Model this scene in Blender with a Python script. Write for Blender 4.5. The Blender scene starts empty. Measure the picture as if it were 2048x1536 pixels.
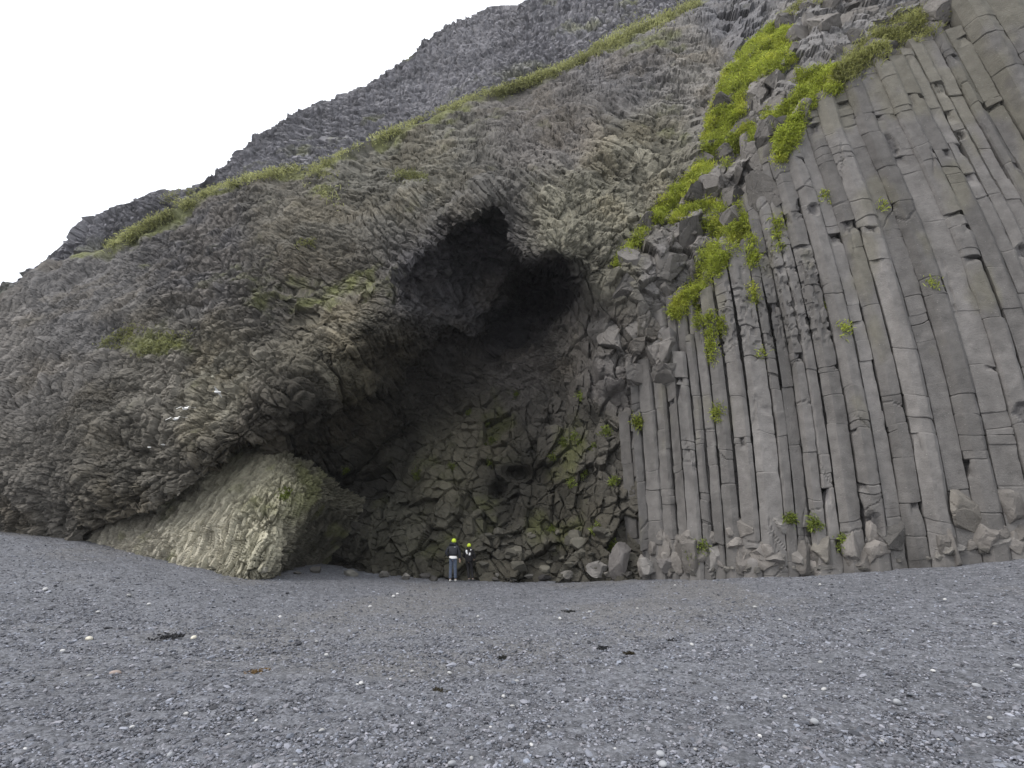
import bpy, bmesh, math, random
import numpy as np
from mathutils import Vector, Matrix
random.seed(7)
RNG = np.random.default_rng(11)
S = bpy.context.scene
# ------------------------------------------------------------ camera, sky, sun, exposure
CAMZ = 2.0; PITCH = math.radians(15.9); F = 1024.0
cd = bpy.data.cameras.new("camera"); cam = bpy.data.objects.new("camera", cd)
S.collection.objects.link(cam); S.camera = cam
cam.location = (0, 0, CAMZ); cam.rotation_euler = (math.radians(90) + PITCH, 0, 0)
cd.sensor_width = 36; cd.lens = 36 * F / 2048; cd.clip_start = 0.05; cd.clip_end = 3000
SUN_EL = math.radians(50); SUN_AZ = math.radians(243)     # azimuth clockwise from +Y
w = bpy.data.worlds.new("World"); S.world = w; w.use_nodes = True
nt = w.node_tree; nt.nodes.clear()
sky = nt.nodes.new("ShaderNodeTexSky"); sky.sky_type = 'NISHITA'; sky.sun_disc = False
sky.sun_elevation = SUN_EL; sky.sun_rotation = SUN_AZ; sky.dust_density = 4; sky.air_density = 1
bg1 = nt.nodes.new("ShaderNodeBackground"); bg1.inputs[1].default_value = 0.05
nt.links.new(sky.outputs[0], bg1.inputs[0])
# the closed white cloud deck over the whole sky, a little brighter overhead
tc = nt.nodes.new("ShaderNodeTexCoord"); sx = nt.nodes.new("ShaderNodeSeparateXYZ")
nt.links.new(tc.outputs["Generated"], sx.inputs[0])
nz = nt.nodes.new("ShaderNodeTexNoise"); nz.inputs["Scale"].default_value = 2.0; nz.inputs["Detail"].default_value = 4
nt.links.new(tc.outputs["Generated"], nz.inputs["Vector"])
ad = nt.nodes.new("ShaderNodeMath"); ad.operation = 'MULTIPLY_ADD'
nt.links.new(sx.outputs[2], ad.inputs[0]); ad.inputs[1].default_value = 0.35
mr = nt.nodes.new("ShaderNodeMapRange"); mr.inputs[3].default_value = 0.98; mr.inputs[4].default_value = 1.16
nt.links.new(nz.outputs[0], mr.inputs[0]); nt.links.new(mr.outputs[0], ad.inputs[2])
bg2 = nt.nodes.new("ShaderNodeBackground"); bg2.inputs[0].default_value = (0.97, 0.985, 1.0, 1)
nt.links.new(ad.outputs[0], bg2.inputs[1])
ash = nt.nodes.new("ShaderNodeAddShader"); wo = nt.nodes.new("ShaderNodeOutputWorld")
nt.links.new(bg1.outputs[0], ash.inputs[0]); nt.links.new(bg2.outputs[0], ash.inputs[1]); nt.links.new(ash.outputs[0], wo.inputs[0])
sl = bpy.data.lights.new("sun", 'SUN'); sl.energy = 1.5; sl.angle = math.radians(14); sl.color = (1, 0.97, 0.93)
so = bpy.data.objects.new("sun", sl); S.collection.objects.link(so)
sd = Vector((math.sin(SUN_AZ) * math.cos(SUN_EL), math.cos(SUN_AZ) * math.cos(SUN_EL), math.sin(SUN_EL)))
so.rotation_euler = sd.to_track_quat('Z', 'Y').to_euler(); so.location = (0, -20, 40)
S.view_settings.view_transform = 'Standard'; S.view_settings.look = 'None'
S.view_settings.exposure = 0.14; S.view_settings.gamma = 1.0
S.render.engine = 'CYCLES'; S.cycles.max_bounces = 5; S.cycles.diffuse_bounces = 2
try: S.cycles.volume_step_rate = 4
except Exception: pass

# ------------------------------------------------------------ numeric helpers
CP, SP = math.cos(PITCH), math.sin(PITCH)
def pix(px, py, Y):
    """point of the place seen in that direction at forward distance Y"""
    px, py, Y = np.broadcast_arrays(np.asarray(px, float), np.asarray(py, float), np.asarray(Y, float))
    u = (px - 1024) / F; v = (768 - py) / F
    yw = CP - v * SP; zw = SP + v * CP
    return np.stack([u * Y / yw, Y, CAMZ + zw * Y / yw], -1)
def proj(P):
    P = np.asarray(P, float); z = P[..., 2] - CAMZ
    f = P[..., 1] * CP + z * SP; u = P[..., 0] / f; v = (-P[..., 1] * SP + z * CP) / f
    return 1024 + u * F, 768 - v * F
def h32(a, b, c, seed=0):
    with np.errstate(over='ignore'):
        h = (a.astype(np.int64).astype(np.uint32) * np.uint32(374761393) + b.astype(np.int64).astype(np.uint32) * np.uint32(668265263)
             + c.astype(np.int64).astype(np.uint32) * np.uint32(2147483647 - 5021) + np.uint32((seed * 974634777 + 12345) & 0xffffffff))
        h = (h ^ (h >> np.uint32(13))) * np.uint32(1274126177); h = (h ^ (h >> np.uint32(15))) * np.uint32(2246822519)
        h = h ^ (h >> np.uint32(13))
    return h.astype(np.float64) / 4294967295.0
def vnoise(P, scale, seed=0):
    Q = P / scale; I = np.floor(Q); f = Q - I; f = f * f * f * (f * (f * 6 - 15) + 10)
    x, y, z = I[:, 0], I[:, 1], I[:, 2]; r = 0
    for dx in (0, 1):
        for dy in (0, 1):
            for dz in (0, 1):
                wt = (f[:, 0] if dx else 1 - f[:, 0]) * (f[:, 1] if dy else 1 - f[:, 1]) * (f[:, 2] if dz else 1 - f[:, 2])
                r = r + wt * h32(x + dx, y + dy, z + dz, seed)
    return r * 2 - 1
def fbm(P, scale, octv=4, seed=0, gain=0.5):
    r = 0; a = 1; t = 0
    for o in range(octv):
        r = r + a * vnoise(P, scale, seed + o * 17); t += a; a *= gain; scale /= 2.03
    return r / t
def sstep(a, b, x):
    t = np.clip((x - a) / (b - a), 0, 1); return t * t * (3 - 2 * t)
def vor2(U, V, seed):
    iu, iv = np.floor(U), np.floor(V); z0 = np.zeros_like(U)
    F1 = np.full(U.shape, 9.0); F2 = F1.copy(); ca = z0.copy(); cb = z0.copy(); ox = z0.copy(); oy = z0.copy()
    for a in (-1, 0, 1):
        for b in (-1, 0, 1):
            cu, cv = iu + a, iv + b
            dx = cu + 0.1 + 0.8 * h32(cu, cv, z0, seed) - U; dy = cv + 0.1 + 0.8 * h32(cu, cv, z0, seed + 1) - V
            d = np.sqrt(dx * dx + dy * dy); m = d < F1
            F2 = np.where(m, F1, np.minimum(F2, d)); F1 = np.where(m, d, F1)
            ca = np.where(m, cu, ca); cb = np.where(m, cv, cb); ox = np.where(m, dx, ox); oy = np.where(m, dy, oy)
    return ca, cb, F1, F2, ox, oy
def prism(P, axis, wd, L, seed):
    """small basalt prisms lying along axis: random offset per broken piece"""
    ax = np.array(axis, float); ax /= np.linalg.norm(ax)
    e1 = np.cross(ax, [0.31, 0.2, 0.93]); e1 /= np.linalg.norm(e1); e2 = np.cross(ax, e1)
    a, b, F1, F2, ox, oy = vor2(P @ e1 / wd, P @ e2 / wd, seed)
    s = P @ ax / L + 9 * h32(a, b, a * 0, seed + 5); seg = np.floor(s); fr = s - seg
    hs = h32(a, b, seg, seed + 9); t1 = h32(a, b, seg, seed + 10) - .5; t2 = h32(a, b, seg, seed + 11) - .5
    h = (hs - .5) + 0.9 * (ox * t1 + oy * t2) + (fr - .5) * (h32(a, b, seg, seed + 12) - .5) * 1.2
    crack = 1 - sstep(0.02, 0.17, F2 - F1); crack = np.maximum(crack, 1 - sstep(0.0, 0.09, np.minimum(fr, 1 - fr) * L / wd * 0.7))
    return h, crack, hs
def vor3(P, size, seed, stretch=(1, 1, 1)):
    """big angular blocks"""
    Q = P / size / np.array(stretch); I = np.floor(Q); n = len(P)
    F1 = np.full(n, 9.0); F2 = F1.copy(); C = np.zeros((n, 3)); O = np.zeros((n, 3))
    for a in (-1, 0, 1):
        for b in (-1, 0, 1):
            for c in (-1, 0, 1):
                K = I + np.array([a, b, c]); x, y, z = K[:, 0], K[:, 1], K[:, 2]
                D = np.stack([x + h32(x, y, z, seed), y + h32(x, y, z, seed + 1), z + h32(x, y, z, seed + 2)], -1) - Q
                d = np.sqrt((D * D).sum(1)); m = d < F1
                F2 = np.where(m, F1, np.minimum(F2, d)); F1 = np.where(m, d, F1); C[m] = K[m]; O[m] = D[m]
    x, y, z = C[:, 0], C[:, 1], C[:, 2]; hs = h32(x, y, z, seed + 3)
    T = np.stack([h32(x, y, z, seed + 4), h32(x, y, z, seed + 5), h32(x, y, z, seed + 6)], -1) - .5
    h = (hs - .5) + 1.7 * (O * T).sum(1)
    return h, 1 - sstep(0.01, 0.07, F2 - F1), hs
def tps(ctrl, X, Y, lam=0.02):
    """smooth surface through scattered control values"""
    c = np.array(ctrl, float); c[:, :2] /= 500; k = len(c)
    def U(d2): return 0.5 * d2 * np.log(d2 + 1e-9)
    A = np.zeros((k + 3, k + 3)); dd = ((c[:, None, :2] - c[None, :, :2]) ** 2).sum(-1)
    A[:k, :k] = U(dd) + lam * np.eye(k) * 0.05; A[:k, k] = 1; A[:k, k + 1:] = c[:, :2]; A[k, :k] = 1; A[k + 1:, :k] = c[:, :2].T
    sol = np.linalg.solve(A, np.concatenate([c[:, 2], [0, 0, 0]]))
    x = X / 500; y = Y / 500; r = sol[k] + sol[k + 1] * x + sol[k + 2] * y
    for i in range(k): r = r + sol[i] * U((x - c[i, 0]) ** 2 + (y - c[i, 1]) ** 2)
    return r
def idw(ctrl, X, Y, p=2.2):
    """blend values of control points by nearness; ctrl rows px,py,v..."""
    num = 0; den = 0
    for row in ctrl:
        wt = 1 / (((X - row[0]) ** 2 + (Y - row[1]) ** 2) / 1e4 + 0.05) ** p
        num = num + wt[:, None] * np.array(row[2:], float)[None]; den = den + wt
    return num / den[:, None]
def inpoly(X, Y, poly):
    r = np.zeros(X.shape, bool); n = len(poly)
    for i in range(n):
        x1, y1 = poly[i]; x2, y2 = poly[(i + 1) % n]
        if y1 == y2: continue
        c = ((y1 > Y) != (y2 > Y)) & (X < (x2 - x1) * (Y - y1) / (y2 - y1) + x1); r ^= c
    return r
def dpoly(X, Y, pts, closed=False):
    """distance to a line through the points"""
    d = np.full(X.shape, 1e9); n = len(pts)
    for i in range(n if closed else n - 1):
        a = np.array(pts[i], float); b = np.array(pts[(i + 1) % n], float); ab = b - a
        t = np.clip(((X - a[0]) * ab[0] + (Y - a[1]) * ab[1]) / (ab @ ab), 0, 1)
        d = np.minimum(d, np.hypot(X - a[0] - t * ab[0], Y - a[1] - t * ab[1]))
    return d
def sdpoly(X, Y, poly):
    d = dpoly(X, Y, poly, True); return np.where(inpoly(X, Y, poly), -d, d)

# ------------------------------------------------------------ object helpers
def tag(o, label=None, cat=None, group=None, kind=None):
    if label: o['label'] = label
    if cat: o['category'] = cat
    if group: o['group'] = group
    if kind: o['kind'] = kind
    return o
def link(name, me, mat, parent=None):
    o = bpy.data.objects.new(name, me); S.collection.objects.link(o)
    if mat: me.materials.append(mat)
    if parent: o.parent = parent
    return o
def empty(name, loc, rz=0):
    o = bpy.data.objects.new(name, None); S.collection.objects.link(o); o.location = loc; o.rotation_euler = (0, 0, rz)
    o.empty_display_size = .3; return o
def mesh_np(name, V, Fq, mat, col=None, parent=None, smooth=False):
    V = np.ascontiguousarray(V, np.float32); Fq = np.ascontiguousarray(Fq, np.int32)
    me = bpy.data.meshes.new(name); k = Fq.shape[1]
    me.vertices.add(len(V)); me.vertices.foreach_set("co", V.ravel())
    me.loops.add(Fq.size); me.loops.foreach_set("vertex_index", Fq.ravel())
    me.polygons.add(len(Fq)); me.polygons.foreach_set("loop_start", np.arange(0, Fq.size, k, dtype=np.int32))
    me.polygons.foreach_set("loop_total", np.full(len(Fq), k, np.int32))
    me.polygons.foreach_set("use_smooth", np.full(len(Fq), smooth, bool))
    if col is not None:
        at = me.color_attributes.new("Col", 'FLOAT_COLOR', 'POINT')
        c4 = np.ones((len(V), 4), np.float32); c4[:, :3] = np.clip(col, 0.002, 0.9); at.data.foreach_set("color", c4.ravel())
    me.update(calc_edges=True); return link(name, me, mat, parent)
def grid_faces(nr, nc):
    i = np.arange(nr * nc).reshape(nr, nc)
    return np.stack([i[:-1, :-1], i[1:, :-1], i[1:, 1:], i[:-1, 1:]], -1).reshape(-1, 4)
def grid_normals(P, nr, nc):
    G = P.reshape(nr, nc, 3); du = np.gradient(G, axis=1); dv = np.gradient(G, axis=0)
    N = np.cross(du, dv).reshape(-1, 3); N /= (np.linalg.norm(N, axis=1, keepdims=True) + 1e-9)
    s = np.sign(((np.array([0, 0, CAMZ]) - P) * N).sum(1)); s[s == 0] = 1; return N * s[:, None]

# ------------------------------------------------------------ materials
def mat_new(name, col=(.5, .5, .5), rough=0.9, attr=False, nscale=30, nvar=0.25, bump=0.3, bdist=0.02, bscale=60, spec=0.25, speck=None):
    m = bpy.data.materials.new(name); m.use_nodes = True; t = m.node_tree; N = t.nodes; L = t.links
    b = N["Principled BSDF"]; b.inputs["Roughness"].default_value = rough; b.inputs["Specular IOR Level"].default_value = spec
    g = N.new("ShaderNodeNewGeometry")
    if attr:
        a = N.new("ShaderNodeAttribute"); a.attribute_name = "Col"; src = a.outputs[0]
    else:
        r = N.new("ShaderNodeRGB"); r.outputs[0].default_value = (*col, 1); src = r.outputs[0]
    n = N.new("ShaderNodeTexNoise"); n.inputs["Scale"].default_value = nscale; n.inputs["Detail"].default_value = 6; n.inputs["Roughness"].default_value = .65
    L.new(g.outputs["Position"], n.inputs["Vector"])
    mp = N.new("ShaderNodeMapRange"); mp.inputs[1].default_value = .3; mp.inputs[2].default_value = .7
    mp.inputs[3].default_value = 1 - nvar; mp.inputs[4].default_value = 1 + nvar; L.new(n.outputs[0], mp.inputs[0])
    vm = N.new("ShaderNodeVectorMath"); vm.operation = 'SCALE'; L.new(src, vm.inputs[0]); L.new(mp.outputs[0], vm.inputs["Scale"])
    out = vm.outputs[0]
    if speck:
        v = N.new("ShaderNodeTexVoronoi"); v.inputs["Scale"].default_value = speck[0]; L.new(g.outputs["Position"], v.inputs["Vector"])
        sp = N.new("ShaderNodeMapRange"); sp.inputs[1].default_value = speck[1]; sp.inputs[2].default_value = speck[1] * .4; sp.inputs[3].default_value = 0; sp.inputs[4].default_value = speck[3]
        L.new(v.outputs["Distance"], sp.inputs[0]); mx = N.new("ShaderNodeMix"); mx.data_type = 'RGBA'
        L.new(sp.outputs[0], mx.inputs[0]); L.new(out, mx.inputs[6]); mx.inputs[7].default_value = (*speck[2], 1); out = mx.outputs[2]
    L.new(out, b.inputs["Base Color"])
    n2 = N.new("ShaderNodeTexNoise"); n2.inputs["Scale"].default_value = bscale; n2.inputs["Detail"].default_value = 5; n2.inputs["Roughness"].default_value = .7
    L.new(g.outputs["Position"], n2.inputs["Vector"]); bp = N.new("ShaderNodeBump"); bp.inputs["Strength"].default_value = bump; bp.inputs["Distance"].default_value = bdist
    L.new(n2.outputs[0], bp.inputs["Height"]); L.new(bp.outputs[0], b.inputs["Normal"])
    return m
M_rock = mat_new("cliff_rock", attr=True, nscale=5, nvar=.28, bump=1.0, bdist=.07, bscale=13)
M_column = mat_new("basalt", attr=True, nscale=3.0, nvar=.16, bump=.8, bdist=.035, bscale=16, speck=(7, .10, (.42, .41, .38), .55))
M_beach = mat_new("beach_gravel", attr=True, nscale=20, nvar=.6, bump=.9, bdist=.03, bscale=30)
M_pebble = mat_new("pebbles", attr=True, nscale=12, nvar=.12, bump=.2, bdist=.004, bscale=80, rough=.75)
M_grass = mat_new("grass_blades", attr=True, nscale=4, nvar=.25, bump=0, rough=.7)
_t = M_grass.node_tree; _b = _t.nodes["Principled BSDF"]; _tr = _t.nodes.new("ShaderNodeBsdfTranslucent"); _mx = _t.nodes.new("ShaderNodeMixShader"); _mx.inputs[0].default_value = .4
_t.links.new(_b.inputs["Base Color"].links[0].from_socket, _tr.inputs[0]); _t.links.new(_b.outputs[0], _mx.inputs[1]); _t.links.new(_tr.outputs[0], _mx.inputs[2]); _t.links.new(_mx.outputs[0], _t.nodes["Material Output"].inputs[0])

# ------------------------------------------------------------ shore
BX = [-400, -60, -40, -24, -18.5, -13.5, -9.4, -6.5, -2, 2, 5, 8.6, 11.5, 14, 16.5, 22, 40, 400]
BZ = [4, 4, 3.2, 2.0, 1.62, 0.98, .46, .12, -.08, -.08, .16, .5, .72, 1.0, 1.45, 2.2, 3.5, 4]
def beach_z(X, Y):
    z = np.interp(X, BX, BZ) * .5 + (np.interp(X - 1.2, BX, BZ) + np.interp(X + 1.2, BX, BZ)) * .25
    return z * sstep(0, 17, Y) - 0.02 * np.clip(-Y, 0, 60) 
def build_beach():
    ys = np.concatenate([np.linspace(-220, -20, 12)[:-1], np.linspace(-20, 2, 20)[:-1], 2 * 1.0052 ** np.arange(0, 500)[:500]])
    ys = ys[ys < 26]; ys = np.concatenate([ys, np.linspace(27, 200, 14)])
    t = np.linspace(-1, 1, 900); xs = np.sign(t) * (28 * np.abs(t) ** 1.3); xs = np.concatenate([np.linspace(-220, -30, 12), xs, np.linspace(30, 220, 12)])
    Y, X = np.meshgrid(ys, xs, indexing='ij'); nr, nc = Y.shape; X = X.ravel(); Y = Y.ravel()
    Q = np.stack([X, Y, X * 0], -1); fade = sstep(60, 30, np.hypot(X, Y))
    Z = beach_z(X, Y) + fade * (0.045 * fbm(Q, 1.6, 3, 3) + 0.02 * fbm(Q * [1, 1.6, 1], .35, 3, 8) + .014 * vnoise(Q, .07, 5))
    c = np.array([.142, .147, .164])[None] * (1 + .16 * fbm(Q, 2.5, 4, 21) + .5 * fbm(Q * [1, .8, 1], .09, 3, 22))[:, None]
    px, py = proj(np.stack([X, Y, Z], -1))
    br = .5 * sstep(.05, .6, fbm(Q, 3.0, 4, 31) + .55 * np.exp(-((X - 1) / 6) ** 2 - ((Y - 15) / 4) ** 2)) * fade
    c = c * (1 - br[:, None]) + br[:, None] * np.array([.155, .150, .145]) * (1 + .3 * fbm(Q, .1, 2, 5))[:, None]
    o = mesh_np("beach", np.stack([X, Y, Z], -1), grid_faces(nr, nc)[:, ::-1], M_beach, c); tag(o, kind='structure')
build_beach()
def ico(sub):
    bm = bmesh.new(); bmesh.ops.create_icosphere(bm, subdivisions=sub, radius=1)
    V = np.array([v.co[:] for v in bm.verts]); Fc = np.array([[v.index for v in f.verts] for f in bm.faces]); bm.free(); return V, Fc
ICO1, ICOF1 = ico(1); ICO2, ICOF2 = ico(2); ICO3, ICOF3 = ico(3)
def rotz_tilt(n, tilt):
    a = RNG.uniform(0, 2 * np.pi, n); b = RNG.normal(0, tilt, n); c = RNG.normal(0, tilt, n)
    ca, sa, cb, sb, cc, sc = np.cos(a), np.sin(a), np.cos(b), np.sin(b), np.cos(c), np.sin(c); R = np.zeros((n, 3, 3))
    R[:, 0, 0] = ca * cc - sa * sb * sc; R[:, 0, 1] = -sa * cb; R[:, 0, 2] = ca * sc + sa * sb * cc
    R[:, 1, 0] = sa * cc + ca * sb * sc; R[:, 1, 1] = ca * cb; R[:, 1, 2] = sa * sc - ca * sb * cc
    R[:, 2, 0] = -cb * sc; R[:, 2, 1] = sb; R[:, 2, 2] = cb * cc; return R
def build_gravel():
    Vs = []; Fs = []; Cs = []; base = 0
    for n, lo, hi, s0, IV, IF in ((120000, 3.6, 13, .0095, ICO1, ICOF1), (9000, 3.4, 10, .016, ICO1, ICOF1), (34000, 9, 24, .015, ICO1, ICOF1), (420, 3.6, 13, .024, ICO2, ICOF2)):
        u = RNG.uniform(0, 1, n); d = 1 / (1 / lo - u * (1 / lo - 1 / hi)); X = RNG.uniform(-1.12, 1.12, n) * (d + .6)
        r = s0 * np.exp(RNG.normal(0, .38, n)); sc = np.stack([r * RNG.uniform(1, 1.7, n), r * RNG.uniform(.8, 1.1, n), r * RNG.uniform(.4, .75, n)], -1)
        Vl = IV[None] * sc[:, None] * (1 + .14 * RNG.normal(0, 1, (n, len(IV), 1)).clip(-1.5, 1.5))
        Vl = np.einsum('nij,nkj->nki', rotz_tilt(n, .28), Vl)
        z = beach_z(X, d) + r * .25 + .03 * fbm(np.stack([X, d, X * 0], -1), 1.6, 3, 3) * 1.4
        Vl += np.stack([X, d, z], -1)[:, None]
        g = np.exp(RNG.normal(0, .45, n)) * .150; tint = RNG.normal(0, .022, n)
        pale = RNG.uniform(0, 1, n) < .003; g = np.where(pale, RNG.uniform(.35, .5, n), g.clip(.045, .30))
        C = np.stack([g * (.95 + tint), g * .98, g * (1.12 - tint)], -1)
        Vs.append(Vl.reshape(-1, 3)); Cs.append(np.repeat(C, len(IV), 0)); Fs.append((IF[None] + (np.arange(n) * len(IV))[:, None, None] + base).reshape(-1, 3)); base += n * len(IV)
    o = mesh_np("gravel", np.concatenate(Vs), np.concatenate(Fs), M_pebble, np.concatenate(Cs)); tag(o, 'blue grey beach gravel of small rounded stones', 'gravel', kind='stuff')
build_gravel()

# ------------------------------------------------------------ far upper hill
AX_SHALLOW = (0.86, -.15, -.48); AX_MID = (.62, -.25, -.75); AX_STEEP = (.3, -.2, -.93); AX_OUT = (-.15, -.9, .35); AX_UP = (.05, .12, .99); AX_SLASH = (-.5, -.2, -.8)
SIL = [(-400, 860), (-200, 735), (0, 590), (60, 545), (100, 512), (140, 475), (178, 436), (240, 411), (310, 385), (380, 378), (430, 350), (470, 312), (520, 270), (610, 217), (680, 192), (730, 172), (790, 135), (830, 108), (880, 68), (930, 42), (985, 12), (1045, 12), (1075, -10), (1250, -90), (1500, -200), (1900, -330), (2400, -420)]
LED = [(-400, 868), (-200, 742), (0, 597), (100, 530), (200, 503), (270, 470), (350, 425), (420, 385), (500, 360), (560, 348), (620, 346), (700, 305), (800, 262), (900, 220), (960, 195), (1060, 165), (1130, 135), (1200, 100), (1270, 62), (1340, 30), (1420, -5), (1600, -90), (1900, -190), (2400, -300)]
def curve(pts, x): p = np.array(pts, float); return np.interp(x, p[:, 0], p[:, 1])
def mixh(P, ws, defs, wd, amp, seed):
    """blend several prism directions; returns displacement and a tone"""
    D = 0; T = 0; ws = ws ** 3; W = ws.sum(1) + 1e-12
    for k, (ax, a, b) in enumerate(defs):
        wk = ws[:, k] / W
        m = wk > .01; h = np.zeros(len(P)); t = np.zeros(len(P))
        if m.any():
            hh, cr, hs = prism(P[m], ax, wd * a, wd * b, seed + 31 * k); h[m] = hh * amp - cr * amp * .75; t[m] = hs - .5
        D = D + wk * h; T = T + wk * t
    return D, T
def build_hill():
    cols = np.arange(-400, 2300, 2.6); nb = 14; nf = 300
    sil = curve(SIL, cols) + 2.5 * vnoise(np.stack([cols, cols * 0, cols * 0], -1), 17, 4) + 2 * vnoise(np.stack([cols, cols * 0, cols * 0], -1), 6, 5)
    led = curve(LED, cols) + 45
    depth = [(-400, 700, 55), (-200, 760, 48), (0, 650, 44), (0, 590, 50), (100, 520, 50), (200, 500, 46), (240, 420, 54), (310, 395, 54), (400, 390, 50), (430, 360, 64), (500, 370, 50), (600, 360, 48), (600, 220, 74), (730, 180, 80), (800, 250, 56), (850, 110, 84), (900, 190, 56), (980, 20, 86), (1000, 140, 56), (1150, 60, 58), (1200, 10, 66), (1300, 0, 54), (1500, -80, 58), (1500, -180, 80), (1900, -300, 90), (1900, -180, 60), (2400, -400, 90), (700, 380, 46), (1100, 230, 50), (300, 500, 56), (400, 460, 56), (200, 560, 50), (100, 620, 47)]
    depth = [(a_, b_, 35 + (c_ - 46) * .5) for a_, b_, c_ in depth]
    v = np.linspace(0, 1, nf) ** 1.0; PX = np.broadcast_to(cols, (nf, len(cols))); PY = sil[None] + v[:, None] * (led - sil)[None]
    Y = tps(depth, PX, PY)
    Pf = pix(PX, PY, Y)
    back = []
    for i in range(nb, 0, -1):                                   # the far slope behind the skyline
        b = Pf[0].copy(); b[:, 1] += i * i * .9; b[:, 2] -= i * i * .6; back.append(b)
    P = np.concatenate([np.stack(back), Pf]); nr = nb + nf; nc = len(cols)
    px = np.concatenate([np.broadcast_to(cols, (nb, nc)), PX]).ravel(); py = np.concatenate([np.broadcast_to(sil, (nb, nc)), PY]).ravel()
    P = P.reshape(-1, 3); N = grid_normals(P, nr, nc)
    L = fbm(P, 10, 4, 2) * 1.2 + fbm(P * [1, 1, 1.5], 3, 3, 6) * .45
    ws = idw([(0, 600, .2, .2, 1), (300, 400, .6, .3, .6), (600, 280, 1, .2, .2), (800, 180, 1, .5, .1), (900, 130, .7, 1, .2), (1050, 100, .1, .3, 1.2), (1200, 50, .3, 1, .5), (1400, -30, .2, 1, 0), (500, 330, .6, .1, .8)], px, py)
    Pw = P + .8 * np.stack([fbm(P, 6, 2, 41), fbm(P, 6, 2, 42), fbm(P, 6, 2, 43)], -1)
    D, T = mixh(Pw, ws, [(AX_SHALLOW, 1, 3.5), (AX_STEEP, 1, 4), (AX_OUT, 1.1, 2)], .36, .32, 100)
    D2, T2 = mixh(Pw, ws, [(AX_SHALLOW, 1, 3.5), (AX_STEEP, 1, 4), (AX_OUT, 1.1, 2)], .95, .55, 300)
    P = P + N * (L + D + .8 * D2)[:, None]
    c = np.array([.165, .162, .176])[None] * (1 + .55 * T + .25 * T2 + .3 * fbm(P, 5, 3, 9))[:, None]
    gr = sstep(.0, .35, fbm(P, 5, 4, 77) + 1.0 * np.exp(-(((px - 345) / 60) ** 2 + ((py - 400) / 18) ** 2)) - .35) * .85
    gr = np.maximum(gr, sstep(55, 0, np.abs(curve(LED, px) - py)) * sstep(.1, .6, fbm(P, 3, 3, 78)) * .5 * (px < 1500))
    c = c * (1 - gr[:, None]) + gr[:, None] * np.array([.20, .205, .12])
    o = mesh_np("hill", P, grid_faces(nr, nc), M_rock, c); tag(o, kind='structure')
build_hill()

# ------------------------------------------------------------ main cliff with the cave
LIP = [(-400, 1090), (0, 1075), (165, 1070), (250, 1040), (340, 1003), (400, 958), (440, 930), (475, 897), (505, 882), (530, 880)]
DC = [(-400, 1100, 27), (-400, 900, 33), (-200, 1100, 25), (-200, 900, 26.5), (-200, 800, 33), (0, 600, 41), (100, 560, 40), (0, 1070, 23.5), (0, 950, 22.8), (0, 800, 25), (0, 700, 29), (0, 640, 37), (200, 1080, 21.6), (200, 950, 21), (200, 800, 23.5), (200, 650, 29), (200, 540, 38),
      (400, 960, 19.6), (400, 880, 19.8), (400, 760, 22), (400, 600, 27.5), (400, 500, 32), (400, 430, 37), (300, 470, 37), (300, 560, 31.5), (500, 870, 19.6), (600, 800, 20.2), (600, 700, 22), (600, 600, 25), (600, 450, 30), (600, 370, 36), (740, 650, 21.3), (830, 530, 22.3), (700, 580, 24),
      (560, 885, 21.6), (640, 850, 23.6), (700, 820, 24.8), (700, 740, 22.2), (780, 720, 24), (800, 850, 28), (700, 900, 25.6), (850, 750, 27), (840, 650, 24), (900, 700, 26.6), (950, 790, 28.6), (740, 950, 27.2), (600, 1000, 26), (560, 1100, 25), (650, 1100, 25.5), (750, 1100, 24.6),
      (880, 560, 23.9), (940, 500, 23.7), (950, 620, 25.2), (1000, 680, 27.2), (1080, 600, 26.8), (1000, 560, 25.2), (1130, 640, 25.0),
      (900, 430, 23), (980, 385, 23.4), (1040, 450, 22.6), (1080, 505, 19.9), (1150, 505, 20.2), (1200, 420, 22.4), (1250, 500, 20.8), (1200, 570, 21), (1100, 320, 26.5), (1000, 300, 29.5), (900, 320, 30), (800, 330, 33), (800, 430, 27.5), (720, 470, 27), (900, 250, 37), (1050, 200, 37), (1200, 220, 30.5), (1200, 130, 37), (1350, 80, 34), (1350, 170, 29.5), (1350, 300, 25), (1300, 420, 22), (1450, 100, 30), (1500, 10, 33), (1450, 250, 24.5),
      (1100, 700, 25.6), (1150, 780, 24.6), (1050, 760, 27), (950, 880, 27), (850, 920, 26.6), (1000, 960, 26), (1100, 900, 25.2), (1200, 900, 23.2), (1000, 1100, 24), (850, 1100, 24.2), (1150, 1100, 23), (1250, 1100, 21.6), (1250, 800, 21.8), (1180, 640, 23), (1250, 650, 20.8), (1220, 720, 21.6), (1320, 600, 20.4), (1330, 750, 20.8), (1330, 900, 21.6),
      (1400, 1100, 21.5), (1400, 500, 20.8), (1400, 700, 21), (1500, 1100, 21), (1500, 500, 20.6), (1700, 1100, 20), (1700, 500, 20), (1700, 250, 20), (2100, 1100, 18.6), (2100, 500, 18.8), (2500, 800, 18), (2500, 200, 19), (1480, 330, 21.5), (1500, 160, 23), (1600, 150, 20.8), (1600, 60, 22), (1700, 100, 20.6), (1700, 20, 23), (1850, 60, 19.8), (1850, -40, 22), (2000, 50, 19.5), (2000, -100, 22), (2400, -200, 22), (1700, -100, 32), (1500, -50, 40), (2200, -260, 30)]
RIM = [(800, 560), (850, 515), (900, 468), (985, 403), (1010, 440), (1020, 500), (1050, 520), (1080, 543), (1140, 545), (1170, 600), (1130, 640), (1040, 690), (1000, 700), (900, 640)]
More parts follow.
